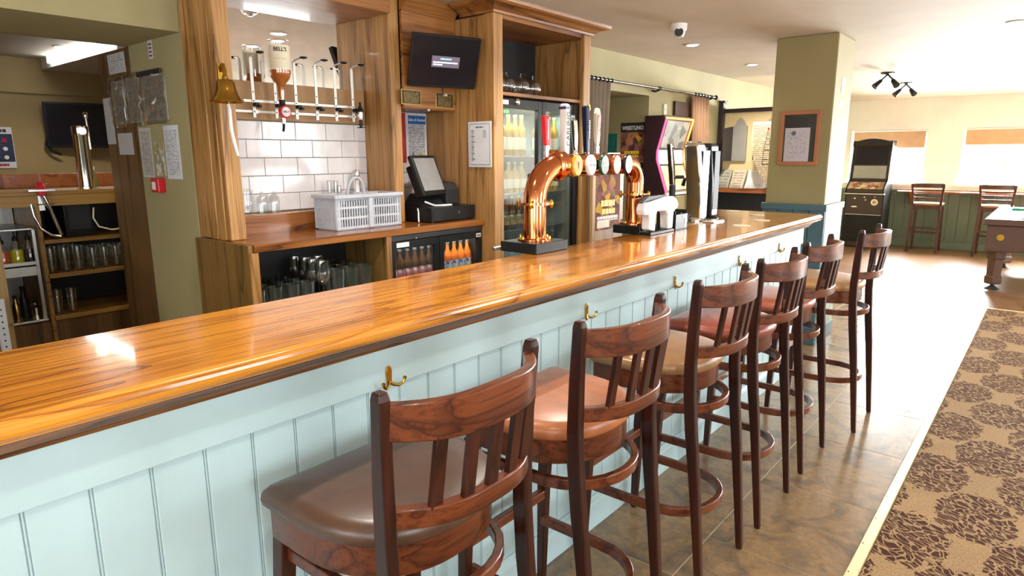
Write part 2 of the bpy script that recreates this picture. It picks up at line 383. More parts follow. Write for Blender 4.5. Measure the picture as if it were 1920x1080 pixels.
MT['poster'] = blotchy('wrestling_poster_print', [sr('#16121c'), sr('#8a4a36'), sr('#2a2030'), sr('#c0785a'), sr('#3a2a50'), sr('#d0a030')], 16, .85)
MT['badge_amber'] = plain('amber_badge', sr('#e0a02a'), .2); MT['badge_white'] = plain('white_badge', (.78, .78, .76), .25); MT['badge_green'] = plain('green_badge', sr('#1f4a38'), .2)
MT['badge_rose'] = plain('rose_copper_badge', sr('#b5603c'), .2, .5); MT['badge_dark'] = plain('dark_badge', sr('#2a1c26'), .2); MT['purpleink'] = plain('purple_print', sr('#40265a'), .4)
MT['navy'] = plain('navy_plastic', sr('#16203e'), .2); MT['whitegloss'] = plain('white_gloss_plastic', (.82, .8, .78), .3); MT['pinkish'] = plain('pale_token', sr('#c8a8a8'), .4)
MT['chromeplate'] = plain('chrome_plate', (.8, .8, .84), .16, 1); MT['msgbox'] = plain('message_box', (.1, .09, .12), .4, emit=(.12, .1, .14), es=.6)
MT['cyanled'] = plain('cyan_text', (.2, .6, .7), .4, emit=(.3, .8, .9), es=.9); MT['whiteled'] = plain('white_text', (.7, .7, .7), .4, emit=(1, 1, 1), es=1.)
MT['plaqueprint'] = printed('plaque_print', sr('#2c2418'), sr('#a88f52'), 'Y', 14, .55, .08); MT['saleprint'] = printed('notice_print', (.68, .7, .76), (.05, .05, .06), 'Y', 34, .58, .1)
MT['tealink'] = plain('teal_print', sr('#3a8a90'), .5); MT['redprint'] = plain('red_print', sr('#b0303a'), .5); MT['slateline'] = plain('grey_border', (.12, .13, .16), .5)
MT['menuprint'] = printed('menu_print', (.74, .75, .8), (.2, .2, .24), 'X', 46, .34, .07, words=24)
MT['pinklabel'] = blotchy('pink_label', [sr('#d8b8c0'), sr('#b03a4a'), sr('#e6d6d6'), sr('#8a4a8a')], 60); MT['bluelabel'] = blotchy('blue_label', [sr('#3a5aa8'), sr('#d6dae6'), sr('#2c3c80'), sr('#8a92b0')], 60)
MT['goldlabel'] = blotchy('gold_label', [sr('#c8a850'), sr('#4a3a1c'), sr('#d8c890'), sr('#a88430')], 50)
MT['orangebottle'] = plain('orange_soda', sr('#d4691c'), .1, 0, .6); MT['goldbottle'] = plain('golden_wine', sr('#b09038'), .1, 0, .6); MT['bluebottle'] = plain('pale_blue_plastic', sr('#8fa6b4'), .12, 0, .6)
MT['noteprint'] = printed('note_print', (.62, .62, .64), (.25, .25, .3), 'X', 9, .45, .1, words=16); MT['greynote'] = printed('slip_print', (.55, .54, .55), (.38, .37, .4), 'X', 16, .4, .1, words=12)
MT['listprint'] = printed('list_print', (.58, .56, .55), (.22, .2, .22), 'X', 30, .55, .08, words=14); MT['sheetprint'] = printed('sheet_print', (.72, .74, .82), (.25, .26, .32), 'X', 32, .5, .1, words=14)
MT['pocket'] = blotchy('pocket_print', [sr('#c9c4a4'), sr('#b8a078'), sr('#8a8f70'), sr('#d8d6d0')], 40); MT['purplesticker'] = printed('purple_sticker', (.7, .66, .7), sr('#6a2448'), 'X', 5, .62, .12)
MT['wallet'] = glassmat('clear_plastic', (.97, .97, .95), 1.4, .22, .22); MT['greenlabel'] = plain('green_label', sr('#5a7a40'), .4); MT['darkleather'] = leather('dark_leather', sr('#3a2a26'))
MT['bluepanel'] = printed('poster_print', sr('#26324e'), sr('#9aa6c0'), 'Y', 16, .35, .12); MT['glowstrip'] = plain('glow_strip', (.9, .95, 1), .4, emit=(.92, .96, 1), es=6); MT['lampglow'] = plain('lamp_glow', (1, .95, .9), .4, emit=(1, .95, .88), es=25)
MT['steelpole'] = plain('dark_steel_pole', (.18, .17, .16), .25, 1); MT['tealposter'] = blotchy('teal_poster_print', [sr('#1f6a68'), sr('#2a7a76'), sr('#1c5a5c'), sr('#2a6a62')], 8); MT['blackwine'] = plain('black_wine_plastic', (.03, .012, .018), .3)
MT['neonred'] = plain('neon_red', (1, .1, .15), .4, emit=(1, .03, .12), es=3); MT['neonorange'] = plain('neon_orange', (1, .4, .1), .4, emit=(1, .25, .04), es=3); MT['neonwhite'] = plain('neon_white', (1, .9, .7), .4, emit=(1, .75, .4), es=2.5)
MT['jukegrey'] = blotchy('jukebox_art', [sr('#7c7c74'), sr('#a4a498'), sr('#55554e'), sr('#8c8c80')], 9); MT['jukewhite'] = plain('jukebox_screen', (.8, .8, .8), .3, emit=(1, 1, 1), es=2.2); MT['jukecream'] = blotchy('jukebox_lower_art', [sr('#d2c898'), sr('#e2dab0'), sr('#9a9068'), sr('#d8ce9e')], 8)
MT['darkred'] = plain('dark_red_board', sr('#3c2018'), .5); MT['greyboard'] = plain('grey_board', sr('#a4a49c'), .4); MT['listcream'] = printed('memorial_print', sr('#cdbf9e'), sr('#8a7c66'), 'X', 34, .6, .06, words=18)
MT['greyprint'] = printed('grey_leaflets', sr('#a8a89c'), sr('#6a6a5a'), 'X', 6, .5, .1); MT['creamprint'] = printed('cream_leaflets', sr('#c8c2ac'), sr('#8a6a5a'), 'X', 7, .5, .1); MT['letterprint'] = printed('letter_print', (.62, .58, .63), (.3, .28, .34), 'X', 22, .45, .14, words=14)
MT['stickera'] = plain('pale_sticker', sr('#97927e'), .6); MT['stickerb'] = plain('dark_sticker', sr('#6a6656'), .6)
MT['machinebrown'] = plain('machine_brown', (.05, .03, .024), .3); MT['greyglow'] = plain('grey_screen', (.3, .29, .26), .25); MT['deckprint'] = blotchy('deck_print', [sr('#c8b070'), sr('#6a4a40'), sr('#d8c8a0'), sr('#8a5a50')], 14)
MT['tablebrown'] = plain('pool_table_brown', sr('#5a4034'), .4); MT['baize'] = plain('green_baize', sr('#2f8a6a'), .45); MT['greenplastic'] = plain('green_plastic', sr('#2a9a6a'), .4)
MT['floorgrout'] = plain('pale_floor_grout', sr('#b7aa8c'), .6)
MT['glazing'] = glassmat('picture_glass', (.98, .98, .98), glow=.015)
# ------------------------------------------------------------------ structure
fl = struct(B(-6.2, 4.4, -2.6, 12.7, -.08, -.0012).build('floor', 'floorgrout'), 'stone look tile floor', 'floor')
T = .633
for ci, (xa, xb) in enumerate(((.41, .888), (-.223, .407), (-.856, -.226), (-1.489, -.859), (-1.8, -1.492))):
    y = 2.315-T*8 + (0 if ci % 2 == 0 else T/2); me = None
    while y < 7.8:
        ya, yb = y+.0025, min(y+T-.0025, 7.8)
        if yb > ya+.02 and (xb > .05 or yb > 4.7) and ya > -2.4:
            o = B(xa+.001, xb-.001, ya, yb, -.005, 0).build('floor_tile', 'floortile', fl)
        y += T
B(-1.8, 4.2, 7.84, 12.5, -.005, .0).build('wood_strip_flooring', 'plank', fl)
B(-6, -1.8, -2.4, 12, -.005, .0).build('vinyl_flooring', 'plank', fl)
cp = tag(B(.935, 4.2, -2.4, 7.794, 0, .008).build('carpet', 'carpet'), 'beige carpet patterned with dark brown dappled medallions', 'carpet')
st = thing('threshold_strip', 'pale gold metal threshold strip between tiles and carpet', 'floor strip', (.91, 0, 0))
MB().prism([(.886, 0), (.934, 0), (.928, .011), (.892, .011)], -2.4, 7.8, 'Y').build('strip', 'gold', st)
for i in range(30):
    y = .8+i*.23; MB().lathe((.899, y, .0108), [(.0035, 0), (.003, .001)], 8).build('screw', 'ink', st)
tag(MB().prism([(7.795, 0), (7.845, 0), (7.838, .011), (7.802, .011)], .936, 4.2, 'X').build('threshold_strip', 'gold'), 'yellow metal strip ending the carpet by the pool table', 'floor strip')
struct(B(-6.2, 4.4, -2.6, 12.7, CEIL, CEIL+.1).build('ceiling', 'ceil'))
# left wall: hatch to the second bar (y<1.42), solid back-bar wall, curtained opening, solid wall
wl = MB()
wl.box(-2.53, -1.93, -2.4, -.6, 0, CEIL).box(-2.53, -1.93, -.6, 1.482, 2.072, CEIL).box(-2.53, -1.932, 1.482, 1.564, 0, CEIL).box(-2.53, -1.92, 1.564, 4.06, 0, CEIL).box(-2.53, -1.8, 4.06, 4.45, 0, CEIL)
wl.box(-2.53, -1.8, 4.45, 5.81, 2.06, CEIL).box(-3.6, -1.8, 5.81, 12.5, 0, CEIL).box(-3.6, -3.5, 4.45, 5.81, 0, CEIL)
wl = struct(wl.build('wall_left', 'wall'), 'olive cream painted wall behind the bar')
struct(B(-6.2, -6, -2.4, 5, 0, CEIL).build('wall_back', 'wall2'), 'tan wall of the second bar room')
B(-6, -5.975, -2.4, 5, 2.075, 2.13).build('picture_rail', 'wall2', bpy.data.objects['wall_back'])
struct(MB().box(-6, -1.8, -2.6, -2.4, 0, CEIL).box(-6, -2.53, 4.3, 4.45, 0, CEIL).build('wall_side', 'wall2'))
# far wall with windows
wins = [(-1.5, -.39), (.09, 1.2), (1.68, 2.79), (3.1, 3.95)]; ZW0, ZW1 = 1.03, 1.9
wf = MB().box(-1.8, 4.2, 12.5, 12.75, 0, ZW0).box(-1.8, 4.2, 12.5, 12.75, ZW1, CEIL)
xs = [-1.8]+[v for w in wins for v in w]+[4.2]
for i in range(0, len(xs), 2): wf.box(xs[i], xs[i+1], 12.5, 12.75, ZW0, ZW1)
wf = struct(wf.build('wall_far', 'cream'), 'cream wall with bright windows')
for i, (a, b) in enumerate(wins):
    w = MB()
    w.box(a, b, 12.55, 12.61, ZW0, ZW0+.06).box(a, b, 12.55, 12.61, ZW1-.06, ZW1).box(a, a+.05, 12.55, 12.61, ZW0+.06, ZW1-.06).box(b-.05, b, 12.55, 12.61, ZW0+.06, ZW1-.06)
    w = struct(w.build('window_%d' % (i+1), 'white', bevel=.004))
    B(a+.05, b-.05, 12.575, 12.583, ZW0+.06, ZW1-.06).build('pane', 'glass', w)
    B((a+b)/2-.02, (a+b)/2+.02, 12.56, 12.6, ZW0+.06, ZW1-.06).build('mullion', 'white', w)
    s_ = B(a-.04, b+.04, 12.44, 12.55, ZW0-.03, ZW0).build('sill', 'white', w)
    if i < 3:
        bl = thing('roller_blind', ('beige roller blind half lowered behind the fruit machine' if i == 0 else 'beige roller blind half lowered above the pool table corner' if i == 1 else 'beige roller blind half lowered on the window beyond the pool table'), 'blind', (a, 12.5, 1.9))
        B(a+.03, b-.03, 12.535, 12.538, (1.615 if i == 0 else 1.65), 1.88).build('fabric', 'blind', bl)
        MB().cyl((a+.03, 12.535, 1.885), (b-.03, 12.535, 1.885), .014).build('roller', 'white', bl, True)
        B(a+.03, b-.03, 12.531, 12.542, (1.60 if i == 0 else 1.635), (1.615 if i == 0 else 1.65)).build('bottom_bar', 'white', bl)
# right and rear walls (out of view) with window openings
wr = MB(); ys = [-2.4, -1.45, .25, 1.75, 3.45, 4.95, 6.65, 12.5]
wr.box(4.2, 4.4, -2.4, 12.5, 0, .85).box(4.2, 4.4, -2.4, 12.5, 2.05, CEIL)
for i in range(0, 8, 2): wr.box(4.2, 4.4, ys[i], ys[i+1], .85, 2.05)
wr = struct(wr.build('wall_right', 'cream'))
for i in (1, 3, 5): B(4.36, 4.37, ys[i], ys[i+1], .85, 2.05).build('sky_blocker', 'white', wr)  # unseen panels added to keep sky light out of the right openings
wb = MB(); xs2 = [-1.8, -.6, 1., 1.8, 3.4, 4.2]
wb.box(-1.8, 4.2, -2.6, -2.4, 0, .85).box(-1.8, 4.2, -2.6, -2.4, 2.05, CEIL)
for i in range(0, 6, 2): wb.box(xs2[i], xs2[i+1], -2.6, -2.4, .85, 2.05)
wb = struct(wb.build('wall_rear', 'cream'))
for i in (1, 3): B(xs2[i], xs2[i+1], -2.57, -2.56, .85, 2.05).build('sky_blocker', 'white', wb)  # same unseen blocking panels added in the rear openings
# green wainscot on the far wall
wc = struct(MB().box(-1.8, 4.2, 12.47, 12.5, 0, .02).build('trim_1', 'green'), 'sage green boarded wainscot under the windows')
i = 0; x = -1.8; pr = None
while x < 4.15:
    if pr is None: pr = B(x+.003, x+.147, 12.478, 12.5, .12, .90).build('board', 'green', wc, bevel=.004, seg=1)
    else:
        o = pr.copy(); COL.objects.link(o); o.location.x = x+1.8
    x += .15
B(-1.8, 4.2, 12.465, 12.5, .0, .115).build('skirting', 'green', wc, bevel=.006)
B(-1.8, 4.2, 12.46, 12.5, .90, .935).build('dado_rail', 'green', wc, bevel=.006)
lg = thing('window_ledge', 'narrow reddish wood drinks ledge along the far wall', 'shelf', (1.5, 12.46, .9))
B(-.68, 4.2, 12.22, 12.46, .90, .925).build('ledge_board', 'ledge', lg, bevel=.006)
for x in (-.5, .45, 1.5, 2.6, 3.7): MB().prism([(12.46, .90), (12.26, .90), (12.28, .87), (12.44, .70), (12.46, .70)], x-.015, x+.015, 'X').build('bracket', 'ledge', lg)
# pillar beyond the end of the bar
pl = MB().box(-.505, -.056, 5.42, 5.92, 1.1, CEIL)
pl = struct(pl.build('wall_pillar', 'pillar', bevel=.008), 'olive square pillar with blue green panelled base')
B(-.505, -.056, 5.42, 5.92, 0, 1.1).build('pillar_core', 'teal', pl)
for k in range(4):
    a = -.52+k*.12; B(a+.002, a+.118, 5.402, 5.42, .12, 1.075).build('board', 'teal', pl, bevel=.003, seg=1)
for k in range(4):
    a = 5.42+k*.125; B(-.056, -.038, a+.002, a+.123, .12, 1.075).build('board', 'greenpale', pl, bevel=.003, seg=1)
MB().box(-.53, -.03, 5.39, 5.42, 1.072, 1.122).box(-.056, -.028, 5.42, 5.93, 1.072, 1.122).build('dado_rail', 'teal', pl, bevel=.005)
MB().box(-.525, -.034, 5.396, 5.42, 0, .12).box(-.056, -.032, 5.42, 5.93, 0, .12).build('skirting', 'teal', pl, bevel=.005)
# partition with dark post and rail beyond the curtains
pt = struct(B(-1.8, -.75, 7.55, 7.65, 1.13, 1.99).build('wall_partition', 'yellow'), 'pale yellow partition wall behind the pillar')
B(-1.8, -.75, 7.53, 7.66, 0, 1.1).build('dado_panel', 'darkdado', pt)
for x in (-1.6, -1.36, -1.12): B(x-.012, x+.012, 7.522, 7.53, .1, 1.06).build('batten', 'darkdado', pt)
B(-1.8, -.75, 7.52, 7.66, 1.975, 2.02).build('top_rail', 'darkwood', pt, bevel=.004)
B(-1.8, -1.745, 7.48, 7.56, 0, 2.09).build('corner_post', 'darkwood', pt, bevel=.004)
B(-1.815, -1.725, 7.47, 7.57, 2.09, 2.11).build('post_cap', 'darkwood', pt, bevel=.004)
sh = thing('partition_shelf', 'wood edged shelf on the yellow partition beside the pillar', 'shelf', (-1.3, 7.53, 1.1))
B(-1.745, -.75, 7.3, 7.53, 1.10, 1.135).build('shelf_board', 'blackmatte', sh)
B(-1.745, -.75, 7.285, 7.3, 1.085, 1.135).build('front_edge', 'ledge', sh, bevel=.003)
# jamb lining at the hatch
jb = struct(B(-2.97, -2.53, 1.484, 1.66, 0, 2.072).build('trim_2', 'brownpanel'), 'brown wooden jamb lining of the hatch')
struct(B(-2.56, -2.53, -.6, 1.66, 2.072, CEIL).build('trim_3', 'lintel'), 'lintel soffit over the hatch')
# ------------------------------------------------------------------ the bar
bt = thing('bar_worktop', 'long varnished orange oak bar top', 'bar counter', (-.14, 2, 1.055))
MB().prism([(-.37, -1.6), (.09, -1.6), (.09, 4.80), (-.68, 4.80), (-.68, 4.22), (-.37, 4.22)], 1.056, 1.0994).build('top_board', 'bartop', bt, bevel=.009, seg=3)
B(.07, .0985, -1.6, 4.806, 1.062, 1.094).build('nosing', 'bartop', bt, bevel=.012, seg=3)
m = MB()
m.prism([(.0, 1.056), (.062, 1.056), (.060, 1.046), (.045, 1.038), (.040, 1.028), (.028, 1.020), (.026, 1.012), (0, 1.012)], -1.6, 4.755, 'Y')
m.build('under_moulding', 'mould', bt, True)
bf = thing('panelled_bar', 'pale blue tongue and groove bar front', 'bar counter', (0, 2, 0))
B(-.36, -.0055, -1.6, 4.7, 0, 1.0115).build('carcass', 'bluepaint', bf)
B(-.66, -.36, 4.28, 4.7, 0, 1.0545).build('return_carcass', 'bluepaint', bf)
B(-.012, .012, -1.6, 4.7, .902, 1.0115).build('top_rail', 'bluepaint', bf, bevel=.003)
y = .246-.1063*17; first = None
while y < 4.7:
    yb = min(y+.1063, 4.7)
    if yb-y > .1:
        if first is None: first = B(-.0055, .0, y+.0036, yb-.0036, .135, .902).build('board', 'bluepaint', bf, bevel=.0025, seg=2); y0 = y
        else:
            o = first.copy(); COL.objects.link(o); o.location.y = y-y0
        bd_ = B(-.0055, -.0018, y-.0016, y+.0016, .135, .902).build('bead', 'bluepaint', bf)
    y += .1063
B(-.012, .020, -1.6, 4.7, 0, .11).build('skirting', 'bluepaint', bf, bevel=.004)
MB().prism([(-.012, .108), (.020, .108), (.017, .118), (.008, .124), (.006, .136), (-.012, .136)], -1.6, 4.7, 'Y').build('skirting_bead', 'bluepaint', bf, True)
for k, x in enumerate((-.6, -.48, -.36, -.24, -.12)): B(x+.002, x+.118, 4.7, 4.712, .135, 1.011).build('end_board', 'bluepaint', bf, bevel=.004, seg=1)
# brass coat hooks on the rail
def hook(yc, label):
    t = thing('coat_hook', label, 'hook', (.012, yc, .931), 'brass hooks along the bar front')
    MB().prism([(yc-.007, .905), (yc+.007, .905), (yc+.0095, .945), (yc+.006, .957), (yc, .960), (yc-.006, .957), (yc-.0095, .945)], .012, .0165, 'X').build('plate', 'brass', t, bevel=.001)
    for s in (-1, 1):
        p = [(.014, yc, .916), (.022, yc+s*.010, .907), (.028, yc+s*.022, .904), (.034, yc+s*.032, .911), (.035, yc+s*.036, .922)]
        MB().tube(p, [.005, .0048, .0042, .0038, .0045], 8).lathe((.035, yc+s*.036, .922), [(.001, -.005), (.0055, -.002), (.0055, .003), (.001, .006)], 8).build('prong', 'brass', t, True)
    for z in (.95, .928): MB().lathe((.0165, yc, z), [(.003, 0), (.0022, .0014)], 8, 'X').build('screw', 'brassdull', t)
for yc, lb in ((1.051, 'brass double coat hook above the nearest bar stool'), (1.997, 'brass coat hook on the rail between second and third stools'), (2.733, 'brass coat hook on the rail by the fourth stool'),
               (3.522, 'brass coat hook on the rail by the fifth stool'), (4.19, 'brass coat hook nearest the far end of the bar')): hook(yc, lb)
tag(MB().lathe((.03, 2.66, .33), [(.001, -.012), (.010, -.006), (.012, 0), (.010, .006), (.001, .012)], 10, 'X').cyl((.0, 2.66, .33), (.02, 2.66, .33), .005).build('door_knob', 'brassdull', None, True), 'small brass knob low on the bar front behind stools', 'knob')
# ------------------------------------------------------------------ bar stools
def arc(xc, half, bulge, n=19):
    out = []
    for i in range(n):
        t = -1+2*i/(n-1); out.append((xc+bulge*(1-abs(t)**2.9), half*t))
    return out
def seat_outline(k=1., n=26):
    pts = []; hw = .230*k; xf = -.186*k; rc = .022
    pts += [(xf, -hw+rc), (xf, hw-rc)]
    for i in range(1, 5): a = PI/2*i/5; pts.append((xf+rc-rc*math.cos(a), hw-rc+rc*math.sin(a)))
    for i in range(n):
        a = PI/2-PI*i/(n-1); c, s = math.cos(a), math.sin(a)
        pts.append((-.06+.262*k*(abs(c)**.85), hw*math.copysign(abs(s)**.85, s)))
    for i in range(4, 0, -1): a = PI/2*i/5; pts.append((xf+rc-rc*math.cos(a), -hw+rc-rc*math.sin(a)))
    return pts
SG = 'mahogany stools along the bar'
def make_stool(label, seatmat):
    t = thing('bar_stool', label, 'bar stool', (0, 0, 0), SG)
    for s in (-1, 1):
        MB().loft([(.262, s*.186, .006, 0.0246, 0.0216), (.245, s*.187, .2, 0.0295, 0.0248), (.224, s*.188, .42, 0.0353, 0.0272), (.204, s*.190, .60, 0.0385, 0.0280), (.193, s*.193, .74, 0.0385, 0.0272), (.192, s*.195, .83, 0.0369, 0.0272), (.197, s*.199, .96, 0.0336, 0.0256), (.207, s*.205, 1.10, 0.0295, 0.0240), (.208, s*.2055, 1.115, 0.0230, 0.0200)]).build('back_leg', 'stool', t, bevel=.004)
        MB().loft([(-.207, s*.2, .006, .026, .026), (-.195, s*.195, .4, .036, .034), (-.168, s*.185, .705, .04, .038)]).build('front_leg', 'stool', t, bevel=.004)
        MB().lathe((.262, s*.186, 0), [(.011, 0), (.012, .006)], 10).build('foot', 'rubber', t); MB().lathe((-.207, s*.2, 0), [(.011, 0), (.012, .006)], 10).build('foot', 'rubber', t)
    a = arc(.206, .194, .085)
    MB().band(a, .022, [1.023-.004*math.sin(PI*i/18) for i in range(19)], [1.091+.006*math.sin(PI*i/18) for i in range(19)]).build('top_rail', 'stoolY', t, True, bevel=.004)
    a2 = arc(.190, .187, .080)
    MB().band(a2, .024, .850, .888).build('lower_rail', 'stoolY', t, True, bevel=.003)
    for k in range(5):
        yy = (-2+k)*.062; bx = .206+.085*(1-abs(yy/.194)**2.9); bx2 = .190+.080*(1-abs(yy/.187)**2.9)
        MB().loft([(bx2, yy, .880, .013, .028), (bx, yy, 1.03, .013, .028)]).build('slat', 'stool', t, bevel=.002)
    o1, o2 = seat_outline(.95), seat_outline(.965)
    sm = MB()
    lay = [(.965, .773), (1.0, .780), (1.012, .792), (1.0, .805), (.955, .815), (.86, .820), (.6, .824), (.25, .826)]
    so = seat_outline(1.); sm.rings([[(.02+(p[0]-.02)*k, p[1]*k, z) for p in so] for k, z in lay])
    sm.build('seat_pad', seatmat, t, True)
    MB().rings([[(p[0], p[1], z) for p in o1] for z in (.705, .774)]).build('apron', 'stoolY', t, True)
    def hoop(z0, z1, xb, hw, th, nm):
        p = [(-.19, -hw), (-.08, -hw), (.03, -hw*.995)]
        for i in range(1, 14):
            an = -PI/2+PI*i/14; p.append((.03+(xb-.03)*max(0, math.cos(an))**.8, hw*math.sin(an)))
        p += [(.03, hw*.995), (-.08, hw), (-.19, hw)]
        MB().band(p, th, z0, z1).build(nm, 'stoolY', t, True, bevel=.003)
    hoop(.638, .668, .228, .182, .020, 'upper_hoop'); hoop(.252, .284, .228, .178, .022, 'foot_hoop')
    B(-.205, -.180, -.19, .19, .345, .378).build('footrest_bar', 'stoolY', t, bevel=.003)
    return t
seats = [('dark', '#4e3526'), ('tan', '#a4623a'), ('olive', '#8f6843'), ('red', '#8a4232'), ('rust', '#96513a'), ('sand', '#a87c50')]
for n, h in seats: MT['seat_'+n] = leather('leather_'+n, sr(h))
proto = make_stool('nearest bar stool with worn dark brown padded seat', 'seat_dark')
spots = [(.275, .856, 'dark', None), (.270, 1.462, 'tan', 'second bar stool from the camera with bright tan seat'), (.270, 2.13, 'olive', 'third bar stool from the camera with light brown seat'),
         (.275, 2.688, 'red', 'fourth bar stool from the camera with dull red seat'), (.270, 3.288, 'rust', 'fifth bar stool with rust seat, last but one along bar'), (.352, 3.965, 'sand', 'furthest bar stool along the bar, with sandy seat')]
for i, (x, y, sn, lb) in enumerate(spots):
    if i == 0: t = proto
    else: t = copy_tree(proto, label=lb)
    t.location = (x, y, 0)
    for ch in t.children:
        if ch.name.startswith('seat_pad') and i:
            ch.data = ch.data.copy(); ch.data.materials[0] = MT['seat_'+sn]
# ------------------------------------------------------------------ back bar joinery
ZC = 1.115
# splashback tiles are pieces of the wall (two bays)
XT = -1.91
def tiles(y0, y1, z0, z1, ph, h=.0935, ln=.1945):
    B(-1.92, XT-.006, y0, y1, z0, z1).build('grout_bed', 'grout', wl)
    r = 0; z = z0
    while z < z1-.02:
        y = ph[r % 2]; y -= math.ceil((y-y0)/ln)*ln
        while y < y1:
            a, b = max(y+.0013, y0), min(y+ln-.0013, y1); zb = min(z+h-.0013, z1)
            if b-a > .012: B(XT-.006, XT, a, b, z+.0013, zb).build('wall_tile', 'tile', wl, bevel=.0022, seg=2)
            y += ln
        z += h; r += 1
tiles(1.566, 2.513, 1.215, 1.685, (1.848, 1.754)); tiles(2.592, 3.01, 1.118, 1.79, (2.65, 2.74))
bk = thing('back_counter', 'polished brown oak counter top of the back bar', 'counter', (-1.6, 2.2, 1.08))
B(-1.80, -1.41, 1.48, 3.0122, 1.0782, ZC-.0006).build('counter_board', 'backtop', bk, bevel=.004); B(-1.905, -1.80, 2.592, 3.0122, 1.0782, ZC-.0006).build('counter_back', 'backtop', bk)
B(-1.908, -1.80, 1.566, 2.513, 1.0788, 1.2114).build('upstand', 'backtop', bk, bevel=.003)
# glass cabinet under the counter
gc = thing('glass_cabinet', 'open wooden cabinet full of glasses under the back counter', 'cabinet', (-1.6, 1.85, 0))
B(-1.93, -1.425, 1.458, 1.478, 0, 1.112).build('side_panel', 'carcass', gc); B(-1.80, -1.425, 2.245, 2.265, 0, 1.0775).build('side_panel', 'carcass', gc)
B(-1.80, -1.795, 1.475, 2.245, 0, 1.0775).build('back_panel', 'blackmatte', gc); B(-1.795, -1.43, 1.475, 2.245, .735, .7544).build('shelf', 'blackmatte', gc)
B(-1.425, -1.415, 1.458, 1.50, 0, 1.0775).build('front_stile', 'oakZ', gc); B(-1.425, -1.415, 2.236, 2.266, 0, 1.0775).build('front_stile', 'oakZ', gc)
B(-1.795, -1.43, 1.475, 2.245, .12, .14).build('shelf', 'blackmatte', gc)
# under-counter bottle fridge
bfg = thing('bottle_fridge', 'black two door bottle fridge under the back counter', 'fridge', (-1.6, 2.68, 0))
m = MB(); m.box(-1.795, -1.46, 2.270, 2.29, .03, 1.07).box(-1.795, -1.46, 2.99, 3.008, .03, 1.07).box(-1.795, -1.78, 2.29, 2.99, .03, 1.07).box(-1.78, -1.46, 2.29, 2.99, 1.05, 1.07).box(-1.78, -1.46, 2.29, 2.99, .03, .06)
m.build('cabinet', 'black', bfg)
B(-1.775, -1.48, 2.29, 2.99, .775, .7824).build('shelf', 'steel', bfg); B(-1.775, -1.48, 2.29, 2.99, .42, .428).build('shelf', 'steel', bfg)
B(-1.46, -1.432, 2.268, 3.01, 1.045, 1.074).build('top_rail', 'darksteel', bfg, bevel=.002)
for a, b in ((2.27, 2.638), (2.642, 3.008)):
    d = MB(); d.box(-1.458, -1.432, a, a+.035, .08, 1.04).box(-1.458, -1.432, b-.035, b, .08, 1.04).box(-1.458, -1.432, a+.035, b-.035, 1.0, 1.04).box(-1.458, -1.432, a+.035, b-.035, .08, .12)
    d = d.build('door', 'black', bfg, bevel=.002); B(-1.448, -1.444, a+.035, b-.035, .12, 1.0).build('pane', 'glassdark', d)
B(-1.4318, -1.4305, 2.315, 2.405, 1.008, 1.034).build('label', 'paper', bfg); B(-1.4318, -1.4305, 2.955, 2.998, 1.006, 1.03).build('label', 'paper', bfg)
scrawl([(-.016, .016, 0, .009)], (-1.4303, 2.9765, 1.017), YP, ZP, 'ink', 'print', bfg, .8, .2)
MB().lathe((-1.432, 2.46, 1.05), [(.006, 0), (.004, .004)], 10, 'X').build('lock', 'steel', bfg)
# timber uprights
def post(nm, label, x0, x1, y0, y1, z0, z1, extra=None):
    t = thing(nm, label, 'timber post', ((x0+x1)/2, (y0+y1)/2, z0))
    B(x0, x1, y0, y1, z0, z1).build('post_body', 'oakZ', t, bevel=.006)
    return t
p1_ = post('timber_post', 'oak upright with the brass bell beside the hatch', -1.928, -1.62, 1.484, 1.562, ZC, CEIL)
B(-1.80, -1.735, 1.478, 1.486, ZC, CEIL).build('cover_strip', 'oakZ', p1_, bevel=.003); B(-1.72, -1.66, 1.480, 1.486, ZC, CEIL).build('cover_strip', 'oakZ', p1_, bevel=.003)
p2_ = post('timber_post', 'oak upright between the tiled bay and the till', -1.918, -1.665, 2.515, 2.59, ZC, CEIL)
# header of tiled bay and of till bay
hd = thing('timber_header', 'oak header over the tiled bay and till bay', 'panelling', (-1.7, 2.3, 1.78))
B(-1.918, -1.64, 1.564, 2.513, 2.275, CEIL).build('bay_header', 'oakY', hd, bevel=.004)
B(-1.66, -1.64, 2.59, 3.012, 1.78, 2.31).build('till_header', 'oakY', hd, bevel=.003)
B(-1.905, -1.66, 2.592, 3.012, 1.775, 1.79).build('header_soffit', 'oakY', hd)
MB().prism([(-1.66, 2.30), (-1.635, 2.30), (-1.625, 2.325), (-1.60, 2.345), (-1.585, 2.384), (-1.66, 2.384)], 2.59, 3.012, 'Y').build('cornice', 'oakY', hd, True)
B(-1.71, -1.64, 2.77, 2.79, 1.765, 1.777).build('clip', 'steel', hd)
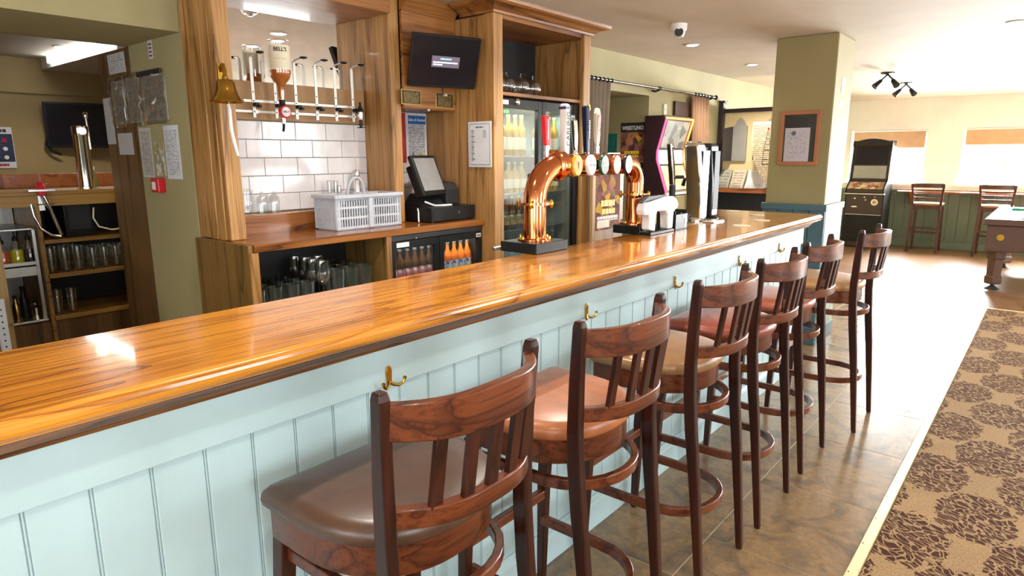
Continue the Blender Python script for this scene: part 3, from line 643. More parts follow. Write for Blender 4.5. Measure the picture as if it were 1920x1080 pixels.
# tall fridge surround
ts = thing('tall_shelf_unit', 'tall oak surround with cornice and glass shelf over fridge', 'shelving', (-1.55, 3.5, 0))
B(-1.915, -1.33, 3.015, 3.035, 0, 2.31).build('side_panel', 'oakZ', ts); B(-1.40, -1.325, 3.013, 3.098, 0, 2.318).build('front_stile', 'oakZ', ts, bevel=.005)
B(-1.915, -1.33, 4.02, 4.045, 0, 2.31).build('side_panel', 'oakZ', ts); B(-1.36, -1.325, 3.965, 4.05, 0, 2.318).build('front_stile', 'oakZ', ts, bevel=.005)
B(-1.80, -1.345, 3.035, 4.02, 1.862, 1.8834).build('shelf', 'oakY', ts, bevel=.002); B(-1.80, -1.795, 3.035, 4.02, 1.884, 2.3).build('back_panel', 'blackmatte', ts)
B(-1.80, -1.335, 3.035, 4.02, 2.295, 2.318).build('top_panel', 'oakY', ts)
cor = [(0, 2.318), (.012, 2.318), (.016, 2.33), (.03, 2.337), (.05, 2.35), (.085, 2.358), (.10, 2.366), (.105, 2.384), (0, 2.384)]
m = MB(); rs = []
for c, d in cor:   # mitred cornice round front and both ends
    rs.append([(-1.583, 3.013-c, d), (-1.325+c, 3.013-c, d), (-1.325+c, 4.05+c, d), (-1.80, 4.05+c, d), (-1.80, 4.04, d), (-1.335, 4.04, d), (-1.335, 3.023, d), (-1.583, 3.023, d)])
m.rings(rs[:-1]); m.build('cornice', 'oakY', ts)
# tall display fridge
tf = thing('display_fridge', 'tall black two door drinks fridge with glass doors', 'fridge', (-1.6, 3.53, 0))
m = MB(); m.box(-1.79, -1.40, 3.105, 3.125, .05, 1.85).box(-1.79, -1.40, 3.935, 3.955, .05, 1.85).box(-1.79, -1.77, 3.125, 3.935, .05, 1.85).box(-1.77, -1.40, 3.125, 3.935, 1.80, 1.85).box(-1.77, -1.40, 3.125, 3.935, .05, .12)
m.build('cabinet', 'black', tf)
MB().box(-1.769, -1.765, 3.126, 3.934, .12, 1.8).box(-1.765, -1.41, 3.126, 3.129, .12, 1.8).box(-1.765, -1.41, 3.931, 3.934, .12, 1.8).build('liner', 'interior', tf)
fs = [.45, .75, 1.02, 1.26, 1.50]
for z in fs: B(-1.764, -1.44, 3.13, 3.93, z-.006, z-.0006).build('shelf', 'steel', tf)
for a, b in ((3.105, 3.535), (3.54, 3.96)):
    d = MB(); d.box(-1.398, -1.362, a, a+.04, .12, 1.85).box(-1.398, -1.362, b-.04, b, .12, 1.85).box(-1.398, -1.362, a+.04, b-.04, 1.79, 1.85).box(-1.398, -1.362, a+.04, b-.04, .12, .17)
    d = d.build('door', 'black', tf, bevel=.003); B(-1.382, -1.377, a+.04, b-.04, .17, 1.79).build('pane', 'glassdark', d)
B(-1.361, -1.3597, 3.115, 3.19, 1.812, 1.838).build('label', 'paper', tf); B(-1.361, -1.3597, 3.87, 3.915, 1.74, 1.775).build('label', 'paper', tf)
scrawl([(-.017, .017, 0, .009)], (-1.3595, 3.8925, 1.757), YP, ZP, 'ink', 'print', tf, .8, .2)
MB().lathe((-1.362, 3.27, 1.832), [(.022, 0), (.02, .012), (.012, .018)], 12, 'X').build('lock', 'chrome', tf, True)
scrawl([(-.03, .03, 0, .016)], (-1.3755, 3.19, 1.77), YP, ZP, 'greenled', 'temperature_display', tf, .7, .2)
tl = bpy.data.lights.new('fridge_light', 'AREA'); tl.shape = 'RECTANGLE'; tl.size = .06; tl.size_y = .7; tl.energy = 5; tl.color = (.9, 1, .95)
to = bpy.data.objects.new('fridge_light', tl); COL.objects.link(to); to.location = (-1.46, 3.53, 1.79)
# wooden notice board beside the fridge with a wrestling poster
nb = thing('notice_board', 'wooden board with the wrestling poster behind the copper font', 'board', (-1.25, 4.2, 0))
B(-1.27, -1.245, 3.985, 4.42, .0, 1.45).build('board', 'oakZ', nb, bevel=.004)
B(-1.2445, -1.2435, 4.03, 4.365, .96, 1.42).build('poster', 'poster', nb)
scrawl([(-.10, .11, .175, .045), (-.085, .10, .115, .04)], (-1.2432, 4.2, .98), YP, ZP, 'yellowprint', 'yellow_lettering', nb, .9, .12)
scrawl([(-.15, .15, .07, .022), (-.14, .14, .05, .008)], (-1.2432, 4.2, .98), YP, ZP, 'whiteink', 'white_lettering', nb, 1.4, .2)
B(-1.2434, -1.2426, 4.05, 4.22, .975, 1.03).build('panel', 'cream_label', nb)
# ------------------------------------------------------------------ mirror, optics and bottles
mr = thing('wall_mirror', 'mirror behind the spirit optics', 'mirror', (-1.79, 2, 1.86))
B(-1.918, -1.908, 1.566, 2.513, 1.878, 2.34).build('glass_plate', 'mirror', mr)
ob = thing('optic_rack', 'spirit optic rack of metal bars on brown backing board', 'optic rack', (-1.78, 2, 1.68))
B(-1.918, -1.896, 1.6, 2.504, 1.687, 1.877).build('backing_board', 'optboard', ob, bevel=.002)
for z, a, b in ((1.777, 1.73, 2.405), (1.725, 1.67, 2.41)): B(-1.862, -1.857, a, b, z-.006, z+.006).build('cross_bar', 'alu', ob)
for y in (1.80, 2.38): B(-1.896, -1.862, y-.008, y+.008, 1.715, 1.735).build('standoff', 'steel', ob)
ys_ = [1.782, 1.905, 2.024, 2.150, 2.274, 2.390]
for k, y in enumerate(ys_):
    zt = 1.99
    MB().box(-1.857, -1.851, y-.008, y+.008, 1.696, zt-.01).box(-1.857, -1.849, y-.006, y+.006, zt-.014, zt).build('upright', 'alu', ob, bevel=.001)
    if k != 1:
        MB().tube([(-1.854, y, zt-.004), (-1.842, y, zt+.006), (-1.805, y+.004, zt+.012), (-1.785, y+.008, zt+.012)], .0045, 8).build('arm', 'alu', ob, True)
        MB().lathe((-1.778, y+.01, zt+.012), [(.004, -.006), (.017, -.003), (.020, .004), (.006, .007)], 12).build('bottle_cup', 'black', ob, True)
    MB().box(-1.851, -1.820, y-.009, y+.011, 1.750, 1.768).box(-1.835, -1.808, y+.002, y+.018, 1.742, 1.757).build('clip', 'black', ob, bevel=.002)
    for z in (1.777, 1.725, 1.82): MB().lathe((-1.851, y, z), [(.0038, 0), (.0025, .002)], 8, 'X').build('bolt', 'ink', ob)
wb_ = thing('whisky_bottle', 'upside down whisky bottle with cream label on optic', 'bottle', (-1.785, 1.899, 1.785))
c = (-1.785, 1.899, 0); Q = 1.18
def bz(z): return 1.785+(z-1.775)*1.02
MB().lathe(c, [(r*Q, bz(z)) for r, z in [(.013, 1.775), (.014, 1.80), (.016, 1.835), (.020, 1.85), (.034, 1.868), (.043, 1.885), (.046, 1.905), (.046, 2.04), (.044, 2.055), (.030, 2.06), (.026, 2.052)]], 24).build('bottle_glass', 'glass', wb_, True)
MB().lathe(c, [(r*Q, bz(z)) for r, z in [(.0115, 1.777), (.0125, 1.80), (.0145, 1.836), (.0185, 1.851), (.032, 1.869), (.0412, 1.886), (.0438, 1.905), (.0438, 1.915)]], 24).build('whisky', 'whisky', wb_, True)
lab = MB(); rs = []; RL = .0468*Q
for z in (bz(1.918), bz(2.03)): rs.append([(c[0]+RL*math.cos(a), c[1]+RL*math.sin(a), z) for a in [(-1.55+2.5*i/14) for i in range(15)]])
lab.v += rs[0]+rs[1]; lab.f += [(i, i+1, 16+i, 15+i) for i in range(14)]
lab.build('label', 'cream_label', wb_, True)
t_ = text("BELL'S", .026, (0, 0, bz(2.008)), (0, 1, 0), ZP, 'ink', 'lettering', None, .95, bold=.0008)
t2_ = text("SCOTCH WHISKY", .008, (0, 0, bz(1.965)), (0, 1, 0), ZP, 'goldprint', 'lettering', None)
for t__ in (t_, t2_):
    for v in t__.data.vertices:
        an = -.42+v.co.y/RL; v.co = Vector(((RL+.0007)*math.cos(an), (RL+.0007)*math.sin(an), v.co.z-1.785))
    t__.parent = wb_
od = thing('optic_measure', 'spirit measure with round red and white badge under whisky bottle', 'optic', (-1.785, 1.899, 1.63))
MB().lathe(c, [(.007, 1.748), (.015, 1.758), (.016, 1.785)], 14).build('collar', 'black', od, True)
MB().lathe((-1.768, 1.903, 1.725), [(.008, -.02), (.032, -.012), (.032, .004), (.028, .008)], 24, 'X').build('badge_rim', 'red', od, True)
MB().lathe((-1.760, 1.903, 1.725), [(.0235, 0), (.023, .0012)], 24, 'X').build('badge_face', 'whiteink', od)
text("BELL'S", .013, (-1.7582, 1.903, 1.725), YP, ZP, 'ink', 'lettering', od, 1, bold=.0004)
MB().lathe(c, [(.013, 1.75), (.013, 1.705), (.012, 1.668), (.006, 1.663)], 12).build('chamber', 'chrome', od, True)
MB().tube([(-1.785, 1.899, 1.668), (-1.782, 1.896, 1.645), (-1.775, 1.888, 1.630)], .0065, 8).build('spout', 'black', od, True)
od2 = thing('optic_measure', 'empty chrome and black spirit measure at right end of rack', 'optic', (-1.80, 2.398, 1.66))
c2 = (-1.80, 2.398, 0)
MB().lathe(c2, [(.006, 1.802), (.007, 1.782), (.011, 1.772), (.018, 1.758), (.020, 1.748)], 14).build('cork', 'black', od2, True)
MB().lathe(c2, [(.016, 1.748), (.016, 1.722), (.013, 1.705), (.009, 1.703)], 14).build('chamber', 'chrome', od2, True)
MB().lathe(c2, [(.009, 1.703), (.010, 1.675), (.007, 1.664)], 12).build('spout', 'black', od2, True)
B(-1.83, -1.77, 2.392, 2.404, 1.660, 1.664).build('push_bar', 'black', od2)
# brass bell on the post
be = thing('brass_bell', 'last orders brass bell on the oak upright', 'bell', (-1.62, 1.47, 1.74))
MB().box(-1.622, -1.612, 1.488, 1.514, 1.825, 1.91).build('wall_plate', 'brass', be, bevel=.002)
MB().tube([(-1.612, 1.50, 1.875), (-1.59, 1.495, 1.898), (-1.56, 1.486, 1.895), (-1.54, 1.480, 1.87), (-1.535, 1.478, 1.84)], .008, 10).build('bracket', 'brass', be, True)
MB().lathe((-1.535, 1.478, 0), [(.004, 1.85), (.012, 1.845), (.014, 1.832), (.03, 1.829), (.038, 1.82), (.042, 1.79), (.050, 1.765), (.064, 1.748), (.074, 1.738), (.072, 1.735), (.06, 1.747), (.044, 1.77), (.036, 1.81)], 28, caps=(True, False)).build('bell_body', 'brassdull', be, True)
MB().tube([(-1.535, 1.478, 1.80), (-1.535, 1.478, 1.74), (-1.533, 1.48, 1.728)], [.003, .004, .007], 8).build('clapper', 'brass', be, True)
MB().tube([(-1.533, 1.48, 1.735), (-1.530, 1.483, 1.70), (-1.532, 1.484, 1.62), (-1.525, 1.49, 1.56), (-1.515, 1.497, 1.505)], [.005, .007, .008, .008, .006], 8).build('rope', 'paper', be, True)
# ------------------------------------------------------------------ things on the bar
ft = thing('copper_beer_font', 'polished copper beer font bridging two black bases on bar', 'beer font', (-.4, 2.65, 1.1))
for yc, x0, x1, hy in ((2.216, -.50, -.305, .112), (3.075, -.47, -.31, .095)):
    B(x0, x1, yc-hy, yc+hy, 1.1, 1.143).build('base', 'black', ft, bevel=.003)
    MB().lathe((-.4, yc, 1.143), [(.075, 0), (.075, .008), (.052, .012)], 28).build('base_flange', 'copper', ft, True)
    for a in range(6):
        an = a*PI/3+.3; MB().lathe((-.4+.066*math.cos(an), yc+.066*math.sin(an), 1.15), [(.006, 0), (.006, .012), (.004, .016)], 10).build('bolt', 'brass', ft, True)
    MB().lathe((-.4, yc, 1.30), [(.05, -.004), (.072, -.004), (.072, .006), (.05, .006)], 28).build('clamp_ring', 'copper', ft, True)
    for a in range(4):
        an = a*PI/2+.4; MB().lathe((-.4+.072*math.cos(an), yc+.072*math.sin(an), 1.29), [(.004, -.008), (.008, 0), (.008, .022), (.004, .028)], 10).build('bolt', 'brass', ft, True)
R_ = .048; p = []
zt = 1.458; rb = .16
p.append((-.4, 2.216, 1.15)); p.append((-.4, 2.216, zt-rb))
for i in range(1, 10): a = PI/2*i/10; p.append((-.4, 2.216+rb-rb*math.cos(a), zt-rb+rb*math.sin(a)))
p.append((-.4, 2.216+rb, zt)); p.append((-.4, 2.43, zt))
MB().tube(p, .05, 24).build('near_column', 'copper', ft, True)
p = [(-.4, 3.075, 1.15), (-.4, 3.075, zt-.1)]
for i in range(1, 10): a = PI/2*i/10; p.append((-.4, 3.075-.1+.1*math.cos(a), zt-.1+.1*math.sin(a)))
p += [(-.4, 2.975, zt), (-.4, 2.93, zt)]
MB().tube(p, .045, 24).build('far_column', 'copper', ft, True)
MB().cyl((-.4, 2.40, zt), (-.4, 2.96, zt), .05, n=28).build('bridge_tube', 'copper', ft, True)
MB().lathe((-.4, 2.375, zt), [(.05, -.03), (.066, -.02), (.069, 0), (.066, .02), (.05, .03)], 28, 'Y').build('elbow_collar', 'copper', ft, True)
for y in (2.49, 2.595, 2.71, 2.825): MB().lathe((-.4, y, zt), [(.05, -.012), (.0535, -.006), (.0535, .006), (.05, .012)], 28, 'Y').build('band', 'copper', ft, True)
# round badges on the customer side
bd = [(2.432, 'badge_amber', 'T', 'red', .050), (2.545, 'badge_white', 'CARLING', 'ink', .017), (2.655, 'badge_green', "JOHN\nSMITH'S", 'whiteink', .015), (2.765, 'badge_rose', '', None, 0), (2.875, 'badge_dark', 'CLOUDY\nAPPLE', 'whiteink', .016)]
for y, mt, tx, tm, sz in bd:
    b_ = MB(); 
    rs = []
    for k, xx in ((.8, -.348), (1, -.340), (1, -.330), (.92, -.325)): rs.append([(xx, y+.036*k*math.cos(a), zt+.047*k*math.sin(a)) for a in [2*PI*i/24 for i in range(24)]])
    b_ = b_.rings(rs).build('badge', mt, ft, True)
    if tx: text(tx, sz, (-.3242, y, zt), YP, ZP, tm, 'lettering', b_, .9, bold=.0008 if sz > .03 else .0003)
    if tx == 'CARLING': MB().prism([(y-.024, zt+.012), (y+.024, zt+.020), (y+.024, zt+.034), (y-.024, zt+.022)], -.3252, -.3244, 'X').build('stripe', 'purpleink', b_)
    if mt == 'badge_rose': MB().prism([(y-.03, zt), (y, zt-.03), (y+.005, zt), (y, zt+.03)], -.3252, -.3242, 'X').build('diamond', 'whiteink', b_)
# pump handles
def handle(nm, y, z0, z1, w, th, mt, cap=None, tx=None, tm='ink', tsz=.03, base='chrome', taper=.75, x=-.43, tilt=0):
    h = MB().loft([(x, y, z0, th*taper, w*taper), (x-.004, y+tilt*.5, (z0+z1)/2, th, w), (x-.010, y+tilt, z1-.008, th, w), (x-.010, y+tilt, z1, th*.7, w*.7)]).build('pump_handle', mt, ft, bevel=.004)
    MB().lathe((x, y, 0), [(.012, 1.495), (.014, 1.51), (.010, 1.525), (.013, z0-.008), (.011, z0+.004)], 14).build('pump_stem', base, ft, True)
    if tx: text(tx, tsz, (x+th/2-.003+.0035, y+tilt*.5, (z0+z1)/2+.004), (0, tilt*.25, 1), (0, -1, tilt*.25), tm, 'lettering', h, 1, bold=.0006)
    return h
handle('red', 2.339, 1.545, 1.672, .034, .026, 'red', None, taper=.9)
scrawl([(-.055, .03, 0, .007)], (-.4165, 2.331, 1.625), ZP, (0, -1, 0), 'whiteink', 'lettering', ft, 1.0, .3)
handle('white', 2.474, 1.50, 1.730, .034, .034, 'badge_white', None, 'CARLING', 'ink', .036, taper=.9, tilt=.012)
B(-.460, -.4195, 2.465, 2.505, 1.705, 1.716).build('handle_stripe', 'purpleink', ft)
handle('chrome', 2.56, 1.52, 1.665, .026, .024, 'chrome', taper=.7)
handle('navy', 2.655, 1.50, 1.730, .028, .030, 'navy', None, taper=.8)
scrawl([(-.04, .05, 0, .010)], (-.4155, 2.655, 1.62), ZP, (0, -1, 0), 'whiteink', 'lettering', ft, .8, .3)
MB().prism([(2.672, 1.70), (2.684, 1.716), (2.678, 1.736), (2.666, 1.736)], -.44, -.43, 'X').build('handle_tip', 'yellowprint', ft)
h = MB().loft([(-.43, 2.745, 1.540, .012, .010), (-.432, 2.746, 1.565, .018, .026), (-.434, 2.748, 1.59, .020, .034), (-.438, 2.753, 1.70, .020, .036), (-.439, 2.754, 1.718, .018, .026), (-.44, 2.755, 1.725, .012, .014)]).build('pump_handle', 'cream_label', ft, bevel=.004)
MB().prism([(2.733, 1.585), (2.745, 1.565), (2.759, 1.585), (2.767, 1.692), (2.741, 1.692)], -.4265, -.4235, 'X').build('red_panel', 'red', h)
text('AMSTEL', .029, (-.4228, 2.7505, 1.640), (0, .05, 1), (0, -1, .05), 'whiteink', 'lettering', h, .95, bold=.0006)
MB().lathe((-.43, 2.745, 0), [(.012, 1.495), (.014, 1.51), (.011, 1.525), (.012, 1.545)], 14).build('pump_stem', 'chrome', ft, True)
MB().tube([(-.47, 2.27, 1.42), (-.475, 2.30, 1.36), (-.465, 2.305, 1.28), (-.475, 2.30, 1.2), (-.47, 2.29, 1.143)], [.012, .018, .021, .024, .018], 12).build('beer_line', 'black', ft, True)
MB().tube([(-.50, 2.14, 1.113), (-.515, 2.11, 1.11), (-.52, 2.08, 1.109)], .009, 10).build('drain_hose', 'steel', ft, True)
B(-.43, -.38, 2.80, 2.88, 1.508, 1.513).build('top_plate', 'chrome', ft)
# white animal-shaped caddy and black caddies
an = thing('animal_caddy', 'white animal shaped stand on the bar beside the font', 'stand', (-.30, 3.16, 1.1))
MB().prism([(2.985, 1.128), (3.045, 1.115), (3.05, 1.20), (3.065, 1.217), (3.165, 1.214), (3.185, 1.19), (3.19, 1.115), (3.245, 1.115), (3.25, 1.20), (3.275, 1.215), (3.30, 1.222), (3.305, 1.24), (3.285, 1.265), (3.25, 1.286), (3.19, 1.290), (3.0, 1.270), (2.94, 1.266), (2.92, 1.235), (2.93, 1.205), (2.97, 1.205), (2.985, 1.19)], -.3065, -.256, 'X').build('body', 'whitegloss', an, bevel=.008, seg=3)
B(-.3075, -.25, 2.985, 3.25, 1.1, 1.1145).build('base', 'black', an, bevel=.002)
MB().prism([(2.93, 1.268), (3.19, 1.292), (3.22, 1.296), (3.0, 1.296)], -.3065, -.275, 'X').build('lid', 'blackmatte', an)
def caddy(label, y0, y1, x0, x1, z1):
    t = thing('bar_caddy', label, 'caddy', ((x0+x1)/2, (y0+y1)/2, 1.1), 'black caddies on the bar')
    m = MB(); w = .004
    m.box(x0, x1, y0, y1, 1.1, 1.105).box(x0, x0+w, y0, y1, 1.105, z1).box(x1-w, x1, y0, y1, 1.105, z1-.02).box(x0+w, x1-w, y0, y0+w, 1.105, z1).box(x0+w, x1-w, y1-w, y1, 1.105, z1)
    m.build('tray', 'black', t, bevel=.0015)
    B(x0+w, x1-w, (y0+y1)/2-.002, (y0+y1)/2+.002, 1.105, z1-.012).build('divider', 'black', t)
    return t
c1 = caddy('black compartment caddy right of the white animal shaped stand', 3.275, 3.42, -.37, -.255, 1.205)
for dy, dz in ((.03, .045), (.055, .02)): MB().lathe((-.2545, 3.335+dy, 1.125+dz), [(.011, 0), (.0105, .0012)], 14, 'X').build('token', 'pinkish', c1)
B(-.2548, -.2538, 3.385, 3.398, 1.11, 1.18).build('sticker', 'cream_label', c1)
tag(MB().tube([(-.31, 3.405, 1.106), (-.30, 3.435, 1.20)], .004, 8).build('drinking_straw', 'orange', None, True), 'orange straw leaning in the black caddy', 'straw')
# chunky fonts at the far end of the bar
def bigfont(label, x, y, body, h, w, th, tx=None, tm=None, tsz=.03, lean=.0):
    t = thing('beer_font', label, 'beer font', (x, y, 1.1))
    MB().lathe((x, y, 1.1), [(.075, 0), (.075, .006), (.062, .012), (.055, .02)], 20).build('base', 'chrome' if body != 'black' else 'black', t, True)
    m = MB().loft([(x, y, 1.115, th, w*.86), (x, y-lean*.3, 1.1+h*.5, th*1.0, w*.95), (x-.01, y-lean, 1.1+h*.97, th*.95, w), (x-.012, y-lean, 1.1+h, th*.7, w*.8)]).build('body', body, t, bevel=.012, seg=3)
    B(x+th/2-.004, x+th/2+.002, y-w*.36, y+w*.36, 1.16, 1.1+h*.9).build('face_plate', 'chromeplate' if body != 'black' else 'blackmatte', m, bevel=.003)
    if tx: text(tx, tsz, (x+th/2+.0032, y-lean*.5, 1.1+h*.66), (0, -.06, -1), (0, 1, -.06), tm, 'lettering', m, 1, bold=.0005)
    MB().tube([(x-th*.4, y, 1.1+h*.55), (x-th*.4-.05, y, 1.1+h*.53), (x-th*.4-.06, y, 1.1+h*.45)], .012, 10).build('spout', 'black', t, True)
    MB().tube([(x-th*.4-.02, y, 1.1+h*.58), (x-th*.4-.03, y-.02, 1.1+h*.75), (x-th*.4-.02, y-.03, 1.1+h*1.02)], [.008, .012, .015], 10).build('tap_handle', 'chrome' if body != 'black' else 'black', t, True)
    return t
bigfont('chrome cider font with lettering near the far end of bar', -.40, 3.86, 'chrome', .475, .115, .095, 'STRONGBOW', 'ink', .042, .05)
bigfont('black stout font behind the chrome cider font', -.42, 4.07, 'black', .475, .115, .10, None, None, 0, .02)
pp = thing('tap_handle', 'purple and chrome tap handle behind the chrome cider font', 'tap', (-.50, 3.74, 1.1))
MB().lathe((-.50, 3.72, 1.1), [(.05, 0), (.05, .008), (.03, .014)], 16).build('base', 'black', pp, True)
MB().tube([(-.50, 3.72, 1.11), (-.50, 3.72, 1.32)], .02, 12).build('stem', 'black', pp, True)
MB().loft([(-.50, 3.72, 1.32, .03, .035), (-.50, 3.69, 1.46, .032, .04), (-.50, 3.66, 1.57, .03, .035)]).build('grip', 'chrome', pp, bevel=.006)
MB().tube([(-.50, 3.72, 1.37), (-.46, 3.78, 1.37)], .011, 10).build('arm', 'black', pp, True)
B(-.32, -.22, 3.80, 3.95, 1.1, 1.108)
dt = thing('drip_tray', 'small steel drip tray in front of the chrome font', 'tray', (-.29, 3.85, 1.1)); B(-.322, -.25, 3.78, 3.94, 1.1, 1.108).build('tray', 'steel', dt, bevel=.002)
for k in range(5): B(-.318, -.254, 3.795+k*.03, 3.803+k*.03, 1.108, 1.110).build('slat', 'chrome', dt)
for i, (x, y, lb) in enumerate(((-.069, 3.742, 'white beer mat nearest the camera'), (-.087, 4.13, 'white beer mat nearest the front edge of bar end'), (-.244, 4.481, 'white beer mat in the middle of the bar end'), (-.487, 4.70, 'white beer mat at the back of the bar end'))):
    tag(MB().lathe((x, y, 1.1), [(.048, 0), (.048, .0022), (.0475, .0026)], 28).build('beer_mat', 'cream_label'), lb, 'beer mat', 'beer mats on the bar end')
# ------------------------------------------------------------------ till bay
tl_ = thing('cash_drawer', 'black steel cash drawer on the back counter', 'cash drawer', (-1.6, 2.83, ZC))
B(-1.785, -1.485, 2.635, 3.005, ZC+.004, 1.203).build('body', 'black', tl_, bevel=.003); B(-1.486, -1.482, 2.645, 2.995, ZC+.012, 1.192).build('drawer_front', 'black', tl_, bevel=.002)
MB().lathe((-1.482, 2.86, 1.165), [(.008, 0), (.007, .003)], 14, 'X').build('lock', 'chrome', tl_, True)
for x in (-1.77, -1.50):
    for y in (2.65, 2.99): MB().lathe((x, y, ZC), [(.01, 0), (.01, .005)], 8).build('foot', 'rubber', tl_)
ep = thing('till_terminal', 'black touch screen till standing on the cash drawer', 'till', (-1.65, 2.76, 1.203))
rotm = Matrix.Rotation(math.radians(12), 3, 'Z') @ Matrix.Rotation(math.radians(-22), 3, 'Y')
cc = Vector((-1.63, 2.745, 1.385))
MB().obox(cc, (.03, .245, .255), rotm).build('screen_housing', 'black', ep, bevel=.008)
MB().obox(cc+rotm @ Vector((.0155, 0, .004)), (.002, .208, .205), rotm).build('screen', 'touch', ep)
MB().obox(cc+rotm @ Vector((-.04, 0, -.02)), (.06, .19, .2), rotm).build('rear_housing', 'black', ep, bevel=.01)
MB().loft([(-1.66, 2.75, 1.203, .17, .2), (-1.67, 2.75, 1.215, .16, .19), (-1.69, 2.75, 1.28, .07, .14)]).build('foot', 'black', ep, bevel=.006)
rp = thing('receipt_printer', 'dark grey receipt printer behind the touch screen till', 'printer', (-1.68, 2.94, 1.203))
MB().prism([(-1.76, 1.204), (-1.615, 1.204), (-1.615, 1.30), (-1.65, 1.335), (-1.76, 1.345)], 2.885, 2.998, 'Y').build('body', 'blackmatte', rp, bevel=.008)
MB().tube([(-1.57, 2.70, 1.225), (-1.555, 2.75, 1.212), (-1.55, 2.80, 1.208), (-1.56, 2.86, 1.210), (-1.58, 2.83, 1.208), (-1.57, 2.77, 1.209)], .0045, 8)
tag(MB().tube([(-1.575, 2.665, 1.235), (-1.55, 2.72, 1.211), (-1.535, 2.78, 1.2085), (-1.535, 2.85, 1.2085), (-1.555, 2.86, 1.2085), (-1.555, 2.80, 1.2085), (-1.56, 2.74, 1.2085)], .005, 8).build('white_cable', 'whiteink', None, True), 'coiled white cable on top of the cash drawer', 'cable')
tag(MB().tube([(-1.60, 2.63, 1.195), (-1.585, 2.622, 1.175), (-1.575, 2.612, 1.145), (-1.56, 2.60, 1.121)], .0045, 8).build('white_cable', 'whiteink', None, True), 'short white cable hanging beside the cash drawer', 'cable')
tv = thing('wall_television', 'flat black television tilted on the oak header over till', 'television', (-1.56, 2.78, 2.04))
rot = Matrix.Rotation(math.radians(-19), 3, 'Z') @ Matrix.Rotation(math.radians(20), 3, 'Y')
cc = Vector((-1.503, 2.785, 2.035))
MB().obox(cc, (.03, .425, .292), rot).build('casing', 'black', tv, bevel=.004)
MB().obox(cc+rot @ Vector((.0155, 0, .003)), (.002, .418, .268), rot).build('screen', 'screen', tv)
MB().obox(cc+rot @ Vector((.0168, .0, .002)), (.001, .175, .062), rot).build('message_box', 'msgbox', tv)
R3, U3 = rot @ Vector((0, 1, 0)), rot @ Vector((0, 0, 1))
scrawl([(-.035, .035, .016, .007)], cc+rot @ Vector((.0176, 0, .002)), R3, U3, 'cyanled', 'message_title', tv, 4, .4); scrawl([(-.078, .075, -.004, .0065), (-.078, -.02, -.017, .0065)], cc+rot @ Vector((.0176, 0, .002)), R3, U3, 'whiteled', 'message_lines', tv, 3, .4)
MB().tube([tuple(cc+Vector((-.02, 0, 0))), (-1.64, 2.78, 2.04)], .025, 10).build('bracket', 'black', tv, True)
MB().tube([(-1.535, 2.80, 1.905), (-1.56, 2.82, 1.878), (-1.60, 2.86, 1.868), (-1.625, 2.90, 1.866)], .0035, 8).build('cable', 'purpleink', tv, True)
B(-1.64, -1.62, 2.895, 2.92, 1.858, 1.872).build('plug', 'cream_label', tv)
for y0, y1, z0, z1, lb, tx in ((2.565, 2.715, 1.793, 1.878, 'brass plaque at the left under the television', 'LICENSED\nPREMISES'), (2.835, 2.985, 1.787, 1.878, 'brass plaque at the right under the television', 'LICENSEE')):
    t = thing('plaque', lb, 'plaque', (-1.635, (y0+y1)/2, z0), 'engraved plaques under the television')
    B(-1.64, -1.634, y0, y1, z0, z1).build('plate', 'goldprint', t, bevel=.001); B(-1.634, -1.633, y0+.006, y1-.006, z0+.006, z1-.006).build('face', 'plaqueprint', t)
sa = thing('licence_notice', 'notice reading Sale of Alcohol behind the till', 'notice', (-1.906, 2.93, 1.5))
B(-1.9095, -1.9065, 2.83, 3.005, 1.47, 1.768).build('sheet', 'saleprint', sa); B(-1.9065, -1.9055, 2.848, 2.998, 1.702, 1.755).build('header', 'blueink', sa)
text('Sale of Alcohol', .0245, (-1.9048, 2.923, 1.728), YP, ZP, 'whiteink', 'lettering', sa, .95, bold=.0004)
for k in range(9): B(-1.9065, -1.9057, 2.845+k*.017, 2.857+k*.017, 1.48, 1.50+.03*((k*37) % 5)/5).build('hand_print', ('tealink', 'yellowprint', 'blueink')[k % 3], sa)
tag(B(-1.9095, -1.906, 2.78, 2.826, 1.46, 1.768).build('red_notice', 'redprint'), 'red notice half hidden behind the oak upright', 'notice')
mn = thing('menu_sheet', 'white printed price list on side of the tall unit', 'notice', (-1.44, 3.011, 1.43))
B(-1.535, -1.346, 3.0085, 3.0125, 1.434, 1.706).build('sheet', 'paper', mn); B(-1.522, -1.359, 3.0075, 3.0087, 1.447, 1.693).build('border', 'slateline', mn); B(-1.519, -1.362, 3.0068, 3.0078, 1.450, 1.690).build('inner_sheet', 'paper', mn)
MO = ((-1.44, 3.0066, 1.572), (1, 0, 0), ZP)
scrawl([(-.03, .03, .10, .008)], *MO, 'slateline', 'menu_title', mn, 3, .5)
scrawl([(-.068, -.045-(.008 if k % 4 else 0)+.004*(k % 3), .08-k*.0085, .0032 if k % 4 else .005) for k in range(22)], *MO, 'slateline', 'menu_column', mn, 9, .5)
scrawl([(.03, .055, .078-k*.009, .0032) for k in range(5)], *MO, 'slateline', 'menu_column', mn, 9, .5)
